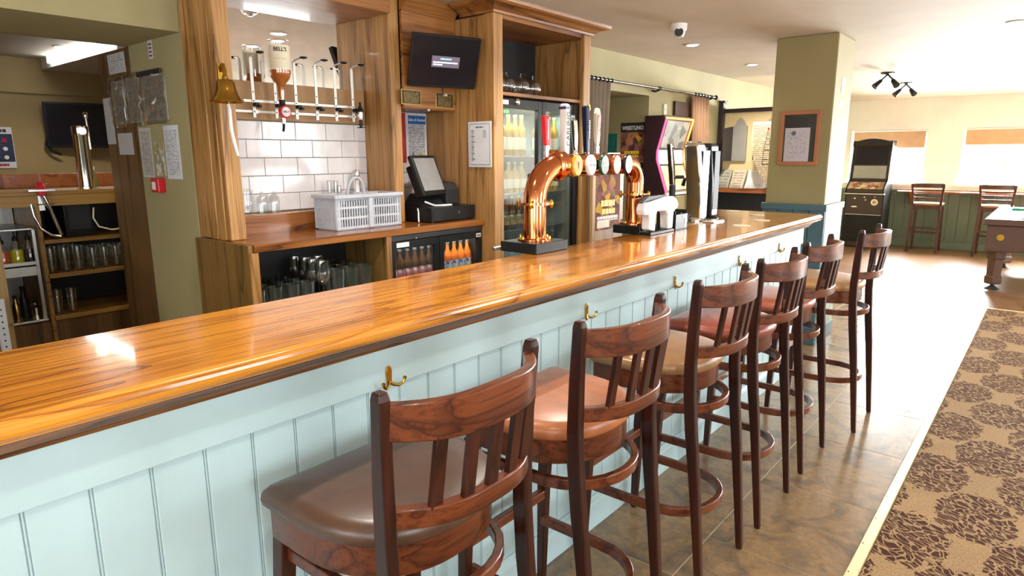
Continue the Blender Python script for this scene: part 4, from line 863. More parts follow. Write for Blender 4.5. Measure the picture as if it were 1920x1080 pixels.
# ------------------------------------------------------------------ glass basket and glasses
gb = thing('glass_basket', 'grey plastic glass basket with slotted sides and arched handle', 'basket', (-1.66, 2.26, ZC))
bx0, bx1, by0, by1, z0, z1 = -1.76, -1.575, 2.04, 2.47, ZC, 1.302
def bx(z): return .012*(z-z0)/(z1-z0)
m = MB(); m.box(bx0+.006, bx1-.006, by0+.006, by1-.006, z0, z0+.006); m.build('floor', 'greyplastic', gb)
for nm, fx in (('front', bx1), ('rear', bx0)):
    w = MB(); n = 26
    for zz in (z0+.006, z0+.058, z0+.112, z1-.03): w.box(fx-.004, fx+.002, by0, by1, zz, zz+.012)
    for k in range(n+1):
        y = by0+(by1-by0)*k/n; big = k in (0, 1, n, n-1, n//2, n//2+1) ; ww = .007 if big else .0035
        w.box(fx-.0036, fx+.0016, y-ww, y+ww, z0+.005, z1-.015)
    w.build('side_panel', 'greyplastic', gb)
for fy in (by0, by1):
    w = MB(); n = 12
    for zz in (z0+.006, z0+.058, z0+.112, z1-.03): w.box(bx0, bx1, fy-.003, fy+.003, zz, zz+.012)
    for k in range(n+1):
        x = bx0+(bx1-bx0)*k/n; ww = .006 if k in (0, n) else .0045; w.box(x-ww, x+ww, fy-.0026, fy+.0026, z0+.005, z1-.015)
    w.build('end_panel', 'greyplastic', gb)
m = MB(); e = .016
for a, b, c_, d in ((bx0-e, bx1+e, by0-e, by0+.004), (bx0-e, bx1+e, by1-.004, by1+e), (bx0-e, bx0+.004, by0+.004, by1-.004), (bx1-.004, bx1+e, by0+.004, by1-.004)): m.box(a, b, c_, d, z1-.02, z1)
m.build('rim', 'greyplastic', gb, bevel=.004)
B(bx1-.002, bx1+.012, 2.245, 2.275, z0+.004, z1-.02).build('centre_rib', 'greyplastic', gb, bevel=.004)
B(bx0+.003, bx1-.003, by0+.01, by1-.01, z1-.03, z1-.024).build('divider_grid', 'greyplastic', gb)
MB().tube([(-1.70, 2.205, z1-.01)]+[(-1.70+.01*math.sin(a), 2.262-.055*math.cos(a), z1+.085*math.sin(a)) for a in [PI*i/12 for i in range(1, 12)]]+[(-1.70, 2.318, z1-.01)], .0085, 10).build('handle', 'greyplastic', gb, True)
def tumbler(c, h, r0, r1, n=14, mt='glass'): return MB().lathe(c, [(r0*.9, 0), (r0, .003), (r1, h), (r1-.003, h), (r0-.003, .01)], n, caps=(True, True))
def wineglass(c, h, rb, n=14, inv=False):
    pr = [(.032, 0), (.030, .003), (.005, .008), (.004, h*.42), (.012, h*.46), (rb*.9, h*.6), (rb, h*.75), (rb*.8, h), (rb*.8-.002, h), (rb-.003, h*.75), (rb*.8, h*.6), (.006, h*.48)]
    if inv: pr = [(r, h-z) for r, z in pr]
    return MB().lathe(c, pr, n)
g = thing('glass_jar', 'squat glass jar on the ledge by the tiles', 'jar', (-1.855, 1.70, 1.212))
MB().lathe((-1.855, 1.695, 1.212), [(.042, 0), (.046, .008), (.046, .10), (.038, .114), (.036, .118), (.034, .118), (.034, .012)], 20).build('body', 'glass', g, True)
MB().lathe((-1.855, 1.695, 1.33), [(.04, 0), (.042, .006), (.036, .012), (.004, .013)], 20).build('lid', 'glass', g, True)
fl0 = None
for y in (1.785, 1.853):
    o = wineglass((-1.855, y, 1.212), .195, .031, 16, True).build('champagne_flute', 'glass', None, True)
    tag(o, 'upside down champagne flute on the left of the pair' if y < 1.8 else 'upside down champagne flute beside the grey basket', 'glass', 'upside down flutes by the tiles')
tp = thing('steel_shakers', 'pair of steel cocktail shakers standing behind the basket', 'shaker', (-1.77, 2.13, ZC))
MB().lathe((-1.755, 2.02, ZC), [(.02, 0), (.022, .02), (.017, .25), (.014, .255)], 14).build('tall_tin', 'steel', tp, True)
bpy.data.objects.remove(tp.children[0]); bpy.data.objects.remove(tp)
tp = thing('pillar_tap', 'twin steel pillar tap behind the grey basket', 'tap', (-1.86, 2.23, 1.212))
for y, h in ((2.212, .155), (2.255, .153), (2.262, .125)):
    MB().lathe((-1.872 if h > .14 else -1.85, y, 1.212), [(.011, 0), (.011, h-.002), (.009, h)], 12).build('column', 'steel', tp, True)
sb = thing('soap_bottle', 'chrome pump bottle under the basket handle', 'bottle', (-1.865, 2.40, 1.212))
MB().lathe((-1.865, 2.40, 1.212), [(.018, 0), (.018, .15), (.014, .165), (.008, .17)], 14).build('body', 'chrome', sb, True)
MB().lathe((-1.865, 2.40, 1.382), [(.008, 0), (.018, .01), (.019, .03), (.012, .042)], 14).build('cap', 'steel', sb, True)
# glasses stored in the cabinet: individuals sharing three meshes
ga = tumbler((0, 0, 0), .14, .028, .037, 12).build('tumbler', 'glass', None, True); gbm = tumbler((0, 0, 0), .18, .03, .042, 12).build('pint_glass', 'glass', None, True); gw = wineglass((0, 0, 0), .235, .04, 12).build('wine_glass', 'glass', None, True)
tag(ga, 'short clear tumbler on the left of the cabinet shelf', 'glass', 'tumblers in the glass cabinet'); tag(gbm, 'clear pint glass on the right of the cabinet shelf', 'glass', 'pint glasses in the glass cabinet'); tag(gw, 'clear stemmed glass in the middle of the cabinet shelf', 'glass', 'stemmed glasses in the glass cabinet')
used = set()
for r in range(4):
    for k in range(8):
        y = 1.525+k*.088+random.uniform(-.006, .006); x = -1.49-r*.082
        src = ga if k < 4 else gw if (k == 4 or (r == 2 and k == 5)) else gbm
        o = src if src not in used else src.copy()
        if src in used: COL.objects.link(o)
        used.add(src); o.location = (x, y, .755)
bal = None
for i, (x, y, z) in enumerate(((-1.44, 3.17, 0), (-1.46, 3.29, 0), (-1.57, 3.22, 0), (-1.45, 3.42, 0), (-1.58, 3.36, 0), (-1.46, 3.56, 0), (-1.60, 3.50, 0), (-1.50, 3.17, .135))):
    if bal is None: bal = MB().lathe((0, 0, 0), [(.034, 0), (.052, .025), (.060, .055), (.052, .085), (.03, .105), (.008, .112), (.005, .118), (.005, .126), (.03, .13), (.032, .132), (.004, .133), (.003, .115), (.026, .104), (.05, .083), (.0575, .055), (.05, .027), (.032, .001)], 18).build('gin_glass', 'glass', None, True); o = bal
    else: o = bal.copy(); COL.objects.link(o)
    o.location = (x, y, 1.884+z); tag(o, 'balloon gin glass upside down on the shelf above the tall fridge', 'glass', 'balloon glasses over the tall fridge')
# bottles in the two fridges
def bottle(name, glassm, lm, h, r, capm, label, group):
    t = thing(name, label, 'bottle', (0, 0, 0), group)
    MB().lathe((0, 0, 0), [(r*.9, 0), (r, .006), (r, h*.58), (r*.9, h*.66), (r*.38, h*.8), (r*.36, h*.95)], 14).build('glass_body', glassm, t, True)
    MB().lathe((0, 0, h*.16), [(r+.0006, 0), (r+.0006, h*.3)], 14, caps=(False, False)).build('label', lm, t, True)
    MB().lathe((0, 0, h*.95), [(r*.44, 0), (r*.44, h*.05), (r*.3, h*.055)], 12).build('cap', capm, t, True)
    return t
def row(proto, spots):
    for i, p_ in enumerate(spots):
        t = proto if i == 0 else copy_tree(proto); t.location = p_
row(bottle('mixer_bottle', 'brownglass', 'pinklabel', .20, .027, 'steel', 'dark bottle with pale pink label in under counter fridge', 'dark bottles in the under counter fridge'), [(-1.50, 2.335+k*.0565, .783) for k in range(6)])
row(bottle('orange_soda_bottle', 'orangebottle', 'bluelabel', .205, .027, 'steel', 'orange soda bottle with blue label in under counter fridge', 'orange bottles in the under counter fridge'), [(-1.50, 2.712+k*.0575, .783) for k in range(5)])
row(bottle('wine_bottle', 'goldbottle', 'cream_label', .26, .03, 'gold', 'small golden wine bottle on top shelf of the tall fridge', 'golden bottles in the tall fridge'), [(-1.47, 3.18+k*.068, 1.50) for k in range(5)]+[(-1.47, 3.62+k*.066, 1.50) for k in range(4)])
row(bottle('cider_bottle', 'goldbottle', 'cream_label', .2, .031, 'cream_label', 'cider bottle with cream label in the tall fridge', 'cider bottles in the tall fridge'), [(-1.47, 3.18+k*.068, 1.26) for k in range(5)]+[(-1.47, 3.62+k*.068, 1.26) for k in range(4)])
row(bottle('ale_bottle', 'brownglass', 'goldlabel', .22, .034, 'gold', 'brown ale bottle with round gold label in tall fridge', 'ale bottles in the tall fridge'), [(-1.46, 3.18+k*.075, 1.02) for k in range(4)]+[(-1.50, 3.62+k*.075, .75) for k in range(4)])
row(bottle('water_bottle', 'bluebottle', 'paper', .2, .03, 'blueink', 'pale blue water bottle low in the tall fridge', 'water bottles in the tall fridge'), [(-1.46, 3.18+k*.07, .75) for k in range(5)])

for y in (2.45, 2.83):
    l_ = bpy.data.lights.new('bottle_fridge_light', 'AREA'); l_.shape = 'RECTANGLE'; l_.size = .03; l_.size_y = .28; l_.energy = 1.3; l_.color = (1, .98, .95)
    o_ = bpy.data.objects.new('bottle_fridge_light', l_); COL.objects.link(o_); o_.location = (-1.475, y, 1.045); o_.rotation_euler = (0, math.radians(25), 0)
# ------------------------------------------------------------------ notices on the hatch jamb (plane y = 1.482)
JY = 1.482
def sheet(label, cat, x0, x1, z0, z1, mt, skew=0., th=.0015, name='notice', grp=None, curl=.0):
    m = MB(); n = 5
    fr = [[(x0+(x1-x0)*i/n+skew*(z-z0)/(z1-z0), JY-th-curl*math.sin(PI*i/n)*(1 if j else .3), z) for i in range(n+1)] for j, z in enumerate((z0, z1))]
    bk_ = [[(p[0], JY-.0002, p[2]) for p in r] for r in fr]
    m.rings([fr[0]+bk_[0][::-1], fr[1]+bk_[1][::-1]])
    return tag(m.build(name, mt), label, cat, grp)
sheet('handwritten white note near the top of the hatch jamb', 'notice', -2.82, -2.59, 1.95, 2.053, 'noteprint', -.008)
sheet('long narrow paper strip on the jamb beside the television', 'notice', -2.965, -2.845, 1.575, 1.83, 'greynote', 0)
sheet('small torn white slip under the plastic wallets', 'notice', -2.81, -2.61, 1.515, 1.632, 'greynote', 0)
sheet('long printed list hanging in the middle of the jamb', 'notice', -2.515, -2.375, 1.395, 1.652, 'listprint', .0)
sheet('white printed sheet nearest the oak upright', 'notice', -2.215, -2.05, 1.392, 1.656, 'sheetprint', .0, curl=.006)
sheet('small plastic pocket of papers above red alarm point', 'notice', -2.34, -2.235, 1.405, 1.578, 'pocket', .0, .003)
sheet('small white and purple sticker high on the jamb', 'sticker', -2.288, -2.242, 1.985, 2.077, 'purplesticker', .0)
wa = thing('plastic_wallets', 'crumpled clear plastic wallets full of papers on the jamb', 'document wallets', (-2.48, JY, 1.66))
random.seed(3)
for k, (xa, xb, za, zb) in enumerate(((-2.835, -2.62, 1.66, 1.93), (-2.63, -2.42, 1.662, 1.935), (-2.43, -2.12, 1.665, 1.93))):
    n = 8; g = [[(xa+(xb-xa)*i/n, JY-.006-random.uniform(0, .016), za+(zb-za)*j/n) for i in range(n+1)] for j in range(n+1)]
    m = MB(); m.v = [p for r in g for p in r]; m.f = [(j*(n+1)+i, j*(n+1)+i+1, (j+1)*(n+1)+i+1, (j+1)*(n+1)+i) for i in range(n) for j in range(n)]
    o = m.build('wallet', 'wallet', wa, False); sd = o.modifiers.new('thick', 'SOLIDIFY'); sd.thickness = .002
    B(xa+.02, xb-.015, JY-.004, JY-.001, za+.02, zb-.02).build('paper', 'listprint', wa)
B(-2.42, -2.15, JY-.02, JY-.016, 1.905, 1.93).build('header_strip', 'ink', wa)
rc = thing('alarm_point', 'small red break glass alarm point on the jamb', 'alarm', (-2.30, JY, 1.32))
B(-2.345, -2.255, JY-.04, JY, 1.32, 1.395).build('box', 'red', rc, bevel=.006); B(-2.325, -2.285, JY-.0415, JY-.0398, 1.335, 1.375).build('glass_window', 'whiteink', rc)
# ------------------------------------------------------------------ second bar seen through the hatch
X2 = -3.2
s2 = thing('rear_bar_counter', 'wooden shelved counter of the second bar beyond the hatch', 'bar counter', (-3.5, 1.5, 0))
B(-3.75, X2+.01, -.4, 2.6, 1.285, 1.3114).build('counter_board', 'shelfwood', s2, bevel=.004); B(X2-.01, X2+.01, -.4, 2.6, 1.225, 1.285).build('front_rail', 'shelfwood', s2)
B(-3.75, -3.72, -.4, 2.6, 0, 1.285).build('back_panel', 'blackmatte', s2)
for z in (1.005, .80, .545): B(-3.72, X2, 1.155, 2.6, z, z+.0214).build('shelf', 'shelfwood', s2)
for y in (1.14, 2.58): B(-3.72, X2, y, y+.02, 0, 1.285).build('side_panel', 'shelfwood', s2)
B(-3.72, X2-.02, -.4, 2.58, 0, .54).build('plinth_panel', 'brownpanel', s2); B(-3.72, X2, -.4, -.38, 0, 1.285).build('side_panel', 'shelfwood', s2)
B(-3.74, -3.68, -.4, 2.6, 1.312, 1.40).build('front_gallery', 'ledge', s2, bevel=.004)
ub = thing('steel_ice_station', 'stainless steel cocktail station with bottle rail', 'bar station', (-3.4, .85, .54))
B(-3.66, X2-.03, .62, 1.135, .545, .5594).build('base_tray', 'steel', ub, bevel=.003); B(-3.68, -3.66, .62, 1.135, .56, 1.22).build('back_plate', 'steel', ub)
B(-3.66, X2-.06, .62, 1.135, .875, .8844).build('rail_shelf', 'steel', ub); B(X2-.07, X2-.06, .62, 1.135, .82, .905).build('rail_front', 'steel', ub, bevel=.002); B(-3.66, X2-.05, .62, 1.135, 1.09, 1.10).build('top_tray', 'steel', ub, bevel=.002)
for y in (.63, 1.118): B(X2-.07, X2-.05, y, y+.016, .56, 1.10).build('upright', 'steel', ub)
def squeeze(label, y, mt, x=-3.31, z=.885, h=.165, r=.036):
    t = thing('juice_bottle', label, 'bottle', (x, y, z), 'juice bottles in the steel rail')
    MB().lathe((x, y, z), [(r, 0), (r, h*.5), (r*.95, h*.55)], 16).build('juice', mt, t, True)
    MB().lathe((x, y, z), [(r+.001, 0), (r+.001, h*.62), (r*.5, h*.8), (.012, h*.86)], 16).build('bottle_glass', 'glass', t, True)
    MB().lathe((x, y, z+h*.86), [(.013, 0), (.013, .02), (.005, .03), (.004, .055)], 10).build('pourer', 'black', t, True)
squeeze('juice bottle of orange drink at the left of the rail', .978, 'orangejuice', h=.15, r=.03); squeeze('juice bottle of yellow drink in the middle of rail', 1.045, 'yellowjuice', r=.033); squeeze('juice bottle of dark drink at the right of rail', 1.107, 'darkjuice', r=.026)
for k, (y, x, h, r, mt, lb) in enumerate(((1.0, -3.3, .15, .02, 'brassdull', 'gold capped bottle in the steel tray, left'), (1.055, -3.36, .19, .022, 'black', 'black bottle in the steel tray, middle'), (1.10, -3.33, .10, .03, 'chrome', 'chrome shaker cup in the steel tray'))):
    t = thing('bar_bottle', lb, 'bottle', (x, y, .56)); MB().lathe((x, y, .56), [(r, 0), (r, h*.6), (r*.5, h*.75), (r*.45, h*.9)], 14).build('body', mt, t, True); MB().lathe((x, y, .56+h*.9), [(r*.5, 0), (r*.5, h*.1)], 10).build('cap', 'black', t, True)
# soda gun with hose
sg = thing('soda_gun', 'red handled soda gun with steel hose in its holster', 'soda gun', (X2, 1.17, 1.2))
B(X2+.011, X2+.02, 1.155, 1.185, 1.20, 1.29).build('holster', 'steel', sg, bevel=.002); B(X2-.02, X2+.06, 1.105, 1.235, 1.3125, 1.322).build('holder_plate', 'steel', sg)
MB().loft([(X2+.04, 1.172, 1.285, .03, .034), (X2+.04, 1.172, 1.33, .038, .04), (X2+.03, 1.168, 1.365, .03, .03)]).build('gun_head', 'red', sg, bevel=.006)
MB().tube([(X2+.045, 1.178, 1.285), (X2+.05, 1.20, 1.21), (X2+.04, 1.225, 1.12), (X2+.02, 1.245, 1.06), (X2-.05, 1.25, 1.035)], .010, 10).build('hose', 'chrome', sg, True)
MB().tube([(X2+.03, 1.235, 1.045), (X2+.035, 1.19, 1.06), (X2+.03, 1.145, 1.10), (X2+.02, 1.125, 1.17), (X2+.012, 1.12, 1.24)], .007, 10).build('loop_hose', 'chrome', sg, True)
MB().cyl((X2+.025, 1.14, 1.235), (X2+.025, 1.23, 1.24), .004, n=8).build('crossbar', 'chrome', sg, True)
ft2 = thing('chrome_beer_font', 'tall chrome beer font on the second bar counter', 'beer font', (-3.30, 1.44, 1.312))
MB().lathe((-3.30, 1.45, 1.312), [(.055, 0), (.055, .012), (.044, .016), (.042, .31), (.044, .315), (.046, .36), (.044, .375), (.02, .378)], 24).build('column', 'chrome', ft2, True)
MB().cyl((-3.26, 1.45, 1.66), (-3.20, 1.43, 1.655), .022, n=16).build('spout_head', 'chrome', ft2, True)
MB().tube([(-3.28, 1.49, 1.55), (-3.28, 1.488, 1.65), (-3.285, 1.485, 1.74)], .007, 10).build('lever', 'chrome', ft2, True); MB().lathe((-3.285, 1.485, 1.735), [(.012, 0), (.014, .01), (.014, .03), (.01, .036)], 12).build('lever_knob', 'chrome', ft2, True)
for i, (x, y) in enumerate(((-3.45, 1.535),)):
    t = thing('small_bottle', 'small bottle with green label beside the chrome font', 'bottle', (x, y, 1.312)); MB().lathe((x, y, 1.312), [(.02, 0), (.02, .09), (.014, .10), (.012, .112)], 14).build('body', 'greenlabel', t, True); MB().lathe((x, y, 1.424), [(.015, 0), (.015, .02)], 12).build('cap', 'whiteink', t, True)
bxm = thing('black_mixer_unit', 'black bag in box mixer unit on the upper rear shelf', 'box', (-3.45, 1.5, 1.027)); B(-3.68, -3.28, 1.30, 1.46, 1.027, 1.25).build('case', 'black', bxm, bevel=.004); B(-3.279, -3.277, 1.32, 1.44, 1.07, 1.22).build('front_plate', 'blackmatte', bxm); MB().lathe((-3.277, 1.38, 1.235), [(.012, 0), (.01, .006)], 12, 'X').build('knob', 'brass', bxm, True)
tag(MB().tube([(-3.21, 1.44, 1.20), (-3.19, 1.425, 1.14), (-3.19, 1.45, 1.085), (-3.19, 1.52, 1.06), (-3.19, 1.60, 1.065)], .005, 8).build('yellow_tube', 'cream_label', None, True), 'looped cream tube hanging on the rear bar shelf', 'tube')
g1 = tumbler((0, 0, 0), .15, .026, .034, 12).build('tall_glass', 'glass', None, True); g2 = tumbler((0, 0, 0), .13, .022, .03, 12).build('shelf_glass', 'glass', None, True)
def place(src, spots, lb, gp):
    for i, p_ in enumerate(spots):
        o = src if i == 0 else src.copy()
        if i: COL.objects.link(o)
        o.location = p_; tag(o, lb, 'glass', gp)
place(g1, [(-3.27-.08*r, 1.20+.07*k, .822) for r in range(3) for k in range(3)], 'tall glass at the left of the middle rear bar shelf', 'tall glasses on the rear bar shelf')
place(g2, [(-3.27-.075*r, 1.42+.065*k, .822) for r in range(3) for k in range(4)], 'slim glass at the right of the middle rear bar shelf', 'slim glasses on the rear bar shelf')
place(g1.copy(), [], '', '')
for i, y in enumerate((1.205, 1.28)):
    o = g1.copy(); COL.objects.link(o); o.location = (-3.28, y, .567); tag(o, ('left' if i == 0 else 'right')+' one of two tall glasses on the lowest rear shelf', 'glass', 'glasses on the lowest rear shelf')
ep_ = thing('cupboard_end', 'tan cupboard end panel at the left of the hatch', 'cupboard', (-2.65, .5, 0)); B(-2.80, -2.5, -.2, .807, 0, 1.16).build('end_panel', 'tan', ep_, bevel=.003); B(-2.5, -2.496, .78, .80, .70, .715).build('screw_plate', 'brass', ep_)
ru = thing('racking_upright', 'perforated grey steel racking upright at the left edge', 'racking', (-2.44, .75, 0)); B(-2.46, -2.44, .735, .772, 0, .85).build('upright', 'greyplastic', ru)
for k in range(16): MB().lathe((-2.44, .753, .35+k*.03), [(.0045, 0), (.004, .0006)], 8, 'X').build('slot', 'ink', ru)
so = thing('chesterfield_seat', 'dark buttoned leather bench beyond the second bar', 'bench', (-5.5, 1.5, 0))
B(-5.95, -5.45, -.5, 4.0, 0, .5).build('base', 'darkleather', so, bevel=.02); B(-5.97, -5.75, -.5, 4.0, .5, 1.27).build('backrest', 'darkleather', so, bevel=.03)
for k in range(14): MB().lathe((-5.75, 1.0+k*.17, 1.19), [(.016, -.004), (.014, .006), (.004, .009)], 10, 'X').build('button', 'darkleather', so, True)
t2 = thing('wall_television', 'black television on the tan wall of second room', 'television', (-5.95, 2.28, 1.6))
r2_ = Matrix.Rotation(math.radians(-12), 3, 'Z') @ Matrix.Rotation(math.radians(6), 3, 'Y')
MB().obox((-5.88, 2.285, 1.80), (.05, .58, .41), r2_).build('casing', 'black', t2, bevel=.005); MB().obox(Vector((-5.88, 2.285, 1.80))+r2_ @ Vector((.026, 0, .004)), (.002, .545, .37), r2_).build('screen', 'screen', t2)
MB().cyl((-6, 2.3, 1.8), (-5.9, 2.29, 1.8), .04).build('bracket', 'black', t2, True)
MB().tube([(-5.93, 2.02, 1.72), (-5.94, 1.99, 1.62), (-5.94, 2.03, 1.56), (-5.93, 2.10, 1.53)], .012, 8).build('cable', 'black', t2, True)
ps = thing('wall_poster', 'dark blue and white information poster in second room', 'poster', (-5.97, 1.6, 1.4)); B(-5.998, -5.99, 1.45, 1.755, 1.41, 1.77).build('sheet', 'paper', ps); B(-5.99, -5.988, 1.455, 1.75, 1.465, 1.71).build('panel', 'bluepanel', ps)
scrawl([(-.1, .06, 0, .026)], (-5.9895, 1.66, 1.738), YP, ZP, 'ink', 'print', ps, .8, .2); scrawl([(-.06, .04, 0, .022)], (-5.9895, 1.66, 1.438), YP, ZP, 'redprint', 'print', ps, 1.2, .1)
for k in range(3): MB().lathe((-5.988, 1.69, 1.655-.075*k), [(.018, 0), (.017, .001)], 14, 'X').build('pictogram', ('red', 'whiteink', 'whiteink')[k], ps)
bl_ = thing('ceiling_bulkhead', 'white boxed ceiling bulkhead with glowing strip, second room', 'bulkhead', (-5, 2.4, 2.29)); B(-5.98, -4.2, 2.05, 2.9, 2.29, CEIL).build('box', 'white', bl_); B(-5.7, -4.22, 2.02, 2.05, 2.32, 2.375).build('edge_strip', 'glowstrip', bl_)  # emissive strip added along the bulkhead edge as its bright band
def downlight(label, x, y, power, ang=135, r=.045, z=CEIL):
    t = thing('ceiling_downlight', label, 'downlight', (x, y, z-.005), 'recessed downlights')
    MB().lathe((x, y, z-.006), [(r, .0055), (r, 0), (r+.014, 0), (r+.012, .006)], 24, caps=(False, False)).build('bezel', 'white', t, True)
    MB().lathe((x, y, z-.0045), [(r, 0), (r, .0015)], 24).build('lamp', 'lampglow', t)
    o = spot('downlight_lamp', (x, y, z-.02), power, ang=ang); o.parent = t; o.location = (0, 0, -.02)
downlight('downlight in the second room ceiling', -5.05, 1.95, 18); 
for n_, (x, y) in enumerate(((-4.2, .6), (-3.0, 2.4), (-4.6, 3.2))): downlight('downlight over the %s, hidden behind the lintel' % ('steel cocktail station', 'rear bar shelves', 'dark leather bench')[n_], x, y, 26)
for (x, y, lb) in ((-1.129, 5.255, 'downlight on the ceiling beside the security camera'), (-1.184, 6.764, 'downlight on the ceiling left of the pillar'), (.954, 5.829, 'downlight at the right edge of the view'),
                   (-.61, 2.78, 'downlight reflected in the mirror behind the optics'), (-.38, 1.2, 'downlight above the near end of the bar, out of view'), (1.0, 2.6, 'downlight over the second and third stools, out of view'), (1.0, .2, 'downlight over the camera position, out of view'), (2.8, 2.2, 'downlight over the carpet, out of view')):
    downlight(lb, x, y, 52 if x < 0 and y < 4 else 55 if y > 6 else 20)
# ------------------------------------------------------------------ curtained opening, posters, jukebox
cr = thing('curtain_pole', 'black iron curtain pole with scrolled ends', 'curtain pole', (-1.72, 5.9, 2.12))
MB().cyl((-1.72, 4.60, 2.125), (-1.72, 7.17, 2.125), .011, n=12).build('pole', 'steelpole', cr, True)
for y in (4.62, 5.86, 7.10):
    MB().tube([(-1.80, y, 2.11), (-1.76, y, 2.10), (-1.72, y, 2.112)], .009, 8).build('bracket', 'iron', cr, True); MB().lathe((-1.72, y, 2.125), [(.014, -.03), (.018, -.02), (.016, 0), (.018, .02), (.014, .03)], 12, 'Y').build('collar', 'iron', cr, True)
for y, s in ((4.58, -1), (7.19, 1)): MB().lathe((-1.72, y, 2.125), [(.008, -.03), (.02, -.012), (.026, 0), (.02, .012), (.006, .03)], 14, 'Y').build('finial', 'iron', cr, True)
def curtain(label, y0, y1, yb0, yb1, mt, folds):
    t = thing('curtain', label, 'curtain', (-1.72, (y0+y1)/2, .2)); n = folds*8; m = MB(); rows = [2.13, 2.08, 1.8, 1.5, 1.0, .5, .12]
    for z in rows:
        k = (2.13-z)/2.0
        for i in range(n+1):
            u = i/n; y = (y0+(y1-y0)*u)*(1-k)+(yb0+(yb1-yb0)*u)*k; m.v.append((-1.745+.028*math.sin(u*folds*2*PI)*(.8+.2*math.cos(5*u+3*k)), y, z))
    m.f = [(j*(n+1)+i, j*(n+1)+i+1, (j+1)*(n+1)+i+1, (j+1)*(n+1)+i) for i in range(n) for j in range(len(rows)-1)]
    o = m.build('drape', mt, t, True); sd = o.modifiers.new('thick', 'SOLIDIFY'); sd.thickness = .004
    for k in range(folds): MB().lathe((-1.72, y0+(y1-y0)*(k+.5)/folds, 2.125), [(.014, -.004), (.018, -.004), (.018, .004), (.014, .004)], 14, 'Y').build('ring', 'iron', t, True)
curtain('taupe curtain gathered beside the tall oak unit', 4.64, 5.02, 4.66, 4.90, 'curtain', 6); curtain('rose brown curtain beside the dark corner post', 6.62, 7.08, 6.80, 7.24, 'curtain2', 6)
wp = thing('wrestling_poster', 'poster headed WRESTLING on the recess wall', 'poster', (-1.96, 5.80, 1.5))
MB().box(-2.09, -1.83, 5.806, 5.8095, 1.37, 1.815).build('sheet', 'poster', wp); B(-2.093, -1.827, 5.803, 5.806, 1.725, 1.815).build('header', 'ink', wp)
text('WRESTLING!', .052, (-1.96, 5.8015, 1.763), (1, 0, 0), ZP, 'whiteink', 'lettering', wp, .8, bold=.0015); scrawl([(-.09, .09, 0, .03), (-.07, .08, -.035, .022)], (-1.96, 5.8055, 1.53), (1, 0, 0), ZP, 'yellowprint', 'yellow_lettering', wp, .9, .12)
B(-1.93, -1.83, 5.8035, 5.8058, 1.37, 1.43).build('footer', 'ink', wp)
tag(B(-2.26, -2.14, 5.80, 5.8095, 1.48, 1.715).build('teal_poster', 'tealposter'), 'small teal poster beside the gathered curtain', 'poster')
ls = thing('light_switch', 'cream light switch above the jukebox', 'light switch', (-1.8, 6.13, 1.93)); B(-1.80, -1.785, 6.10, 6.16, 1.90, 2.0).build('back_box', 'cream_label', ls, bevel=.003); B(-1.785, -1.78, 6.12, 6.14, 1.935, 1.965).build('rocker', 'whiteink', ls); B(-1.80, -1.795, 6.126, 6.134, 1.865, 1.90).build('conduit', 'cream_label', ls)
jk = thing('jukebox', 'wall jukebox outlined in glowing red and orange light', 'jukebox', (-1.7, 6.04, 1.12))
prof = [(-1.80, 1.11), (-1.575, 1.11), (-1.56, 1.16), (-1.665, 1.46), (-1.665, 1.54), (-1.585, 1.83), (-1.60, 1.87), (-1.80, 1.87)]
MB().prism([(p_[0], p_[1]) for p_ in prof], 5.74, 6.33, 'Y').build('cabinet', 'blackwine', jk, bevel=.006)
def jf(z): return -1.56-(z-1.16)*.35 if z < 1.46 else (-1.665 if z < 1.54 else -1.665+(z-1.54)*.276)
edge = [(z, jf(z)) for z in (1.14, 1.30, 1.46, 1.54, 1.70, 1.84)]
for y in (5.745, 6.325): MB().tube([(x+.008, y, z) for z, x in edge], .009, 8).build('neon_edge', 'neonred' if y < 6 else 'neonorange', jk, True)
MB().tube([(jf(1.84)+.008, 5.745, 1.845), (jf(1.84)+.008, 6.325, 1.845)], .009, 8).build('neon_edge', 'neonorange', jk, True); MB().tube([(jf(1.14)+.008, 5.745, 1.135), (jf(1.14)+.008, 6.325, 1.135)], .009, 8).build('neon_edge', 'neonwhite', jk, True)
def jpanel(nm, z0, z1, mt, y0=5.79, y1=6.28):
    a, b = (jf(z0)+.004, z0), (jf(z1)+.004, z1); m = MB(); m.add([(a[0], y0, z0), (a[0], y1, z0), (b[0], y1, z1), (b[0], y0, z1), (a[0]-.01, y0, z0), (a[0]-.01, y1, z0), (b[0]-.01, y1, z1), (b[0]-.01, y0, z1)], [(0, 1, 2, 3), (7, 6, 5, 4), (0, 4, 5, 1), (1, 5, 6, 2), (2, 6, 7, 3), (3, 7, 4, 0)]); return m.build(nm, mt, jk)
jpanel('upper_panel', 1.57, 1.82, 'jukegrey'); jpanel('screen', 1.42, 1.55, 'jukewhite'); jpanel('lower_panel', 1.17, 1.40, 'jukecream')
tag(B(-1.80, -1.77, 6.32, 6.62, 1.90, 2.04).build('dark_sign', 'darkred'), 'dark red sign board beside the rose brown curtain', 'sign')
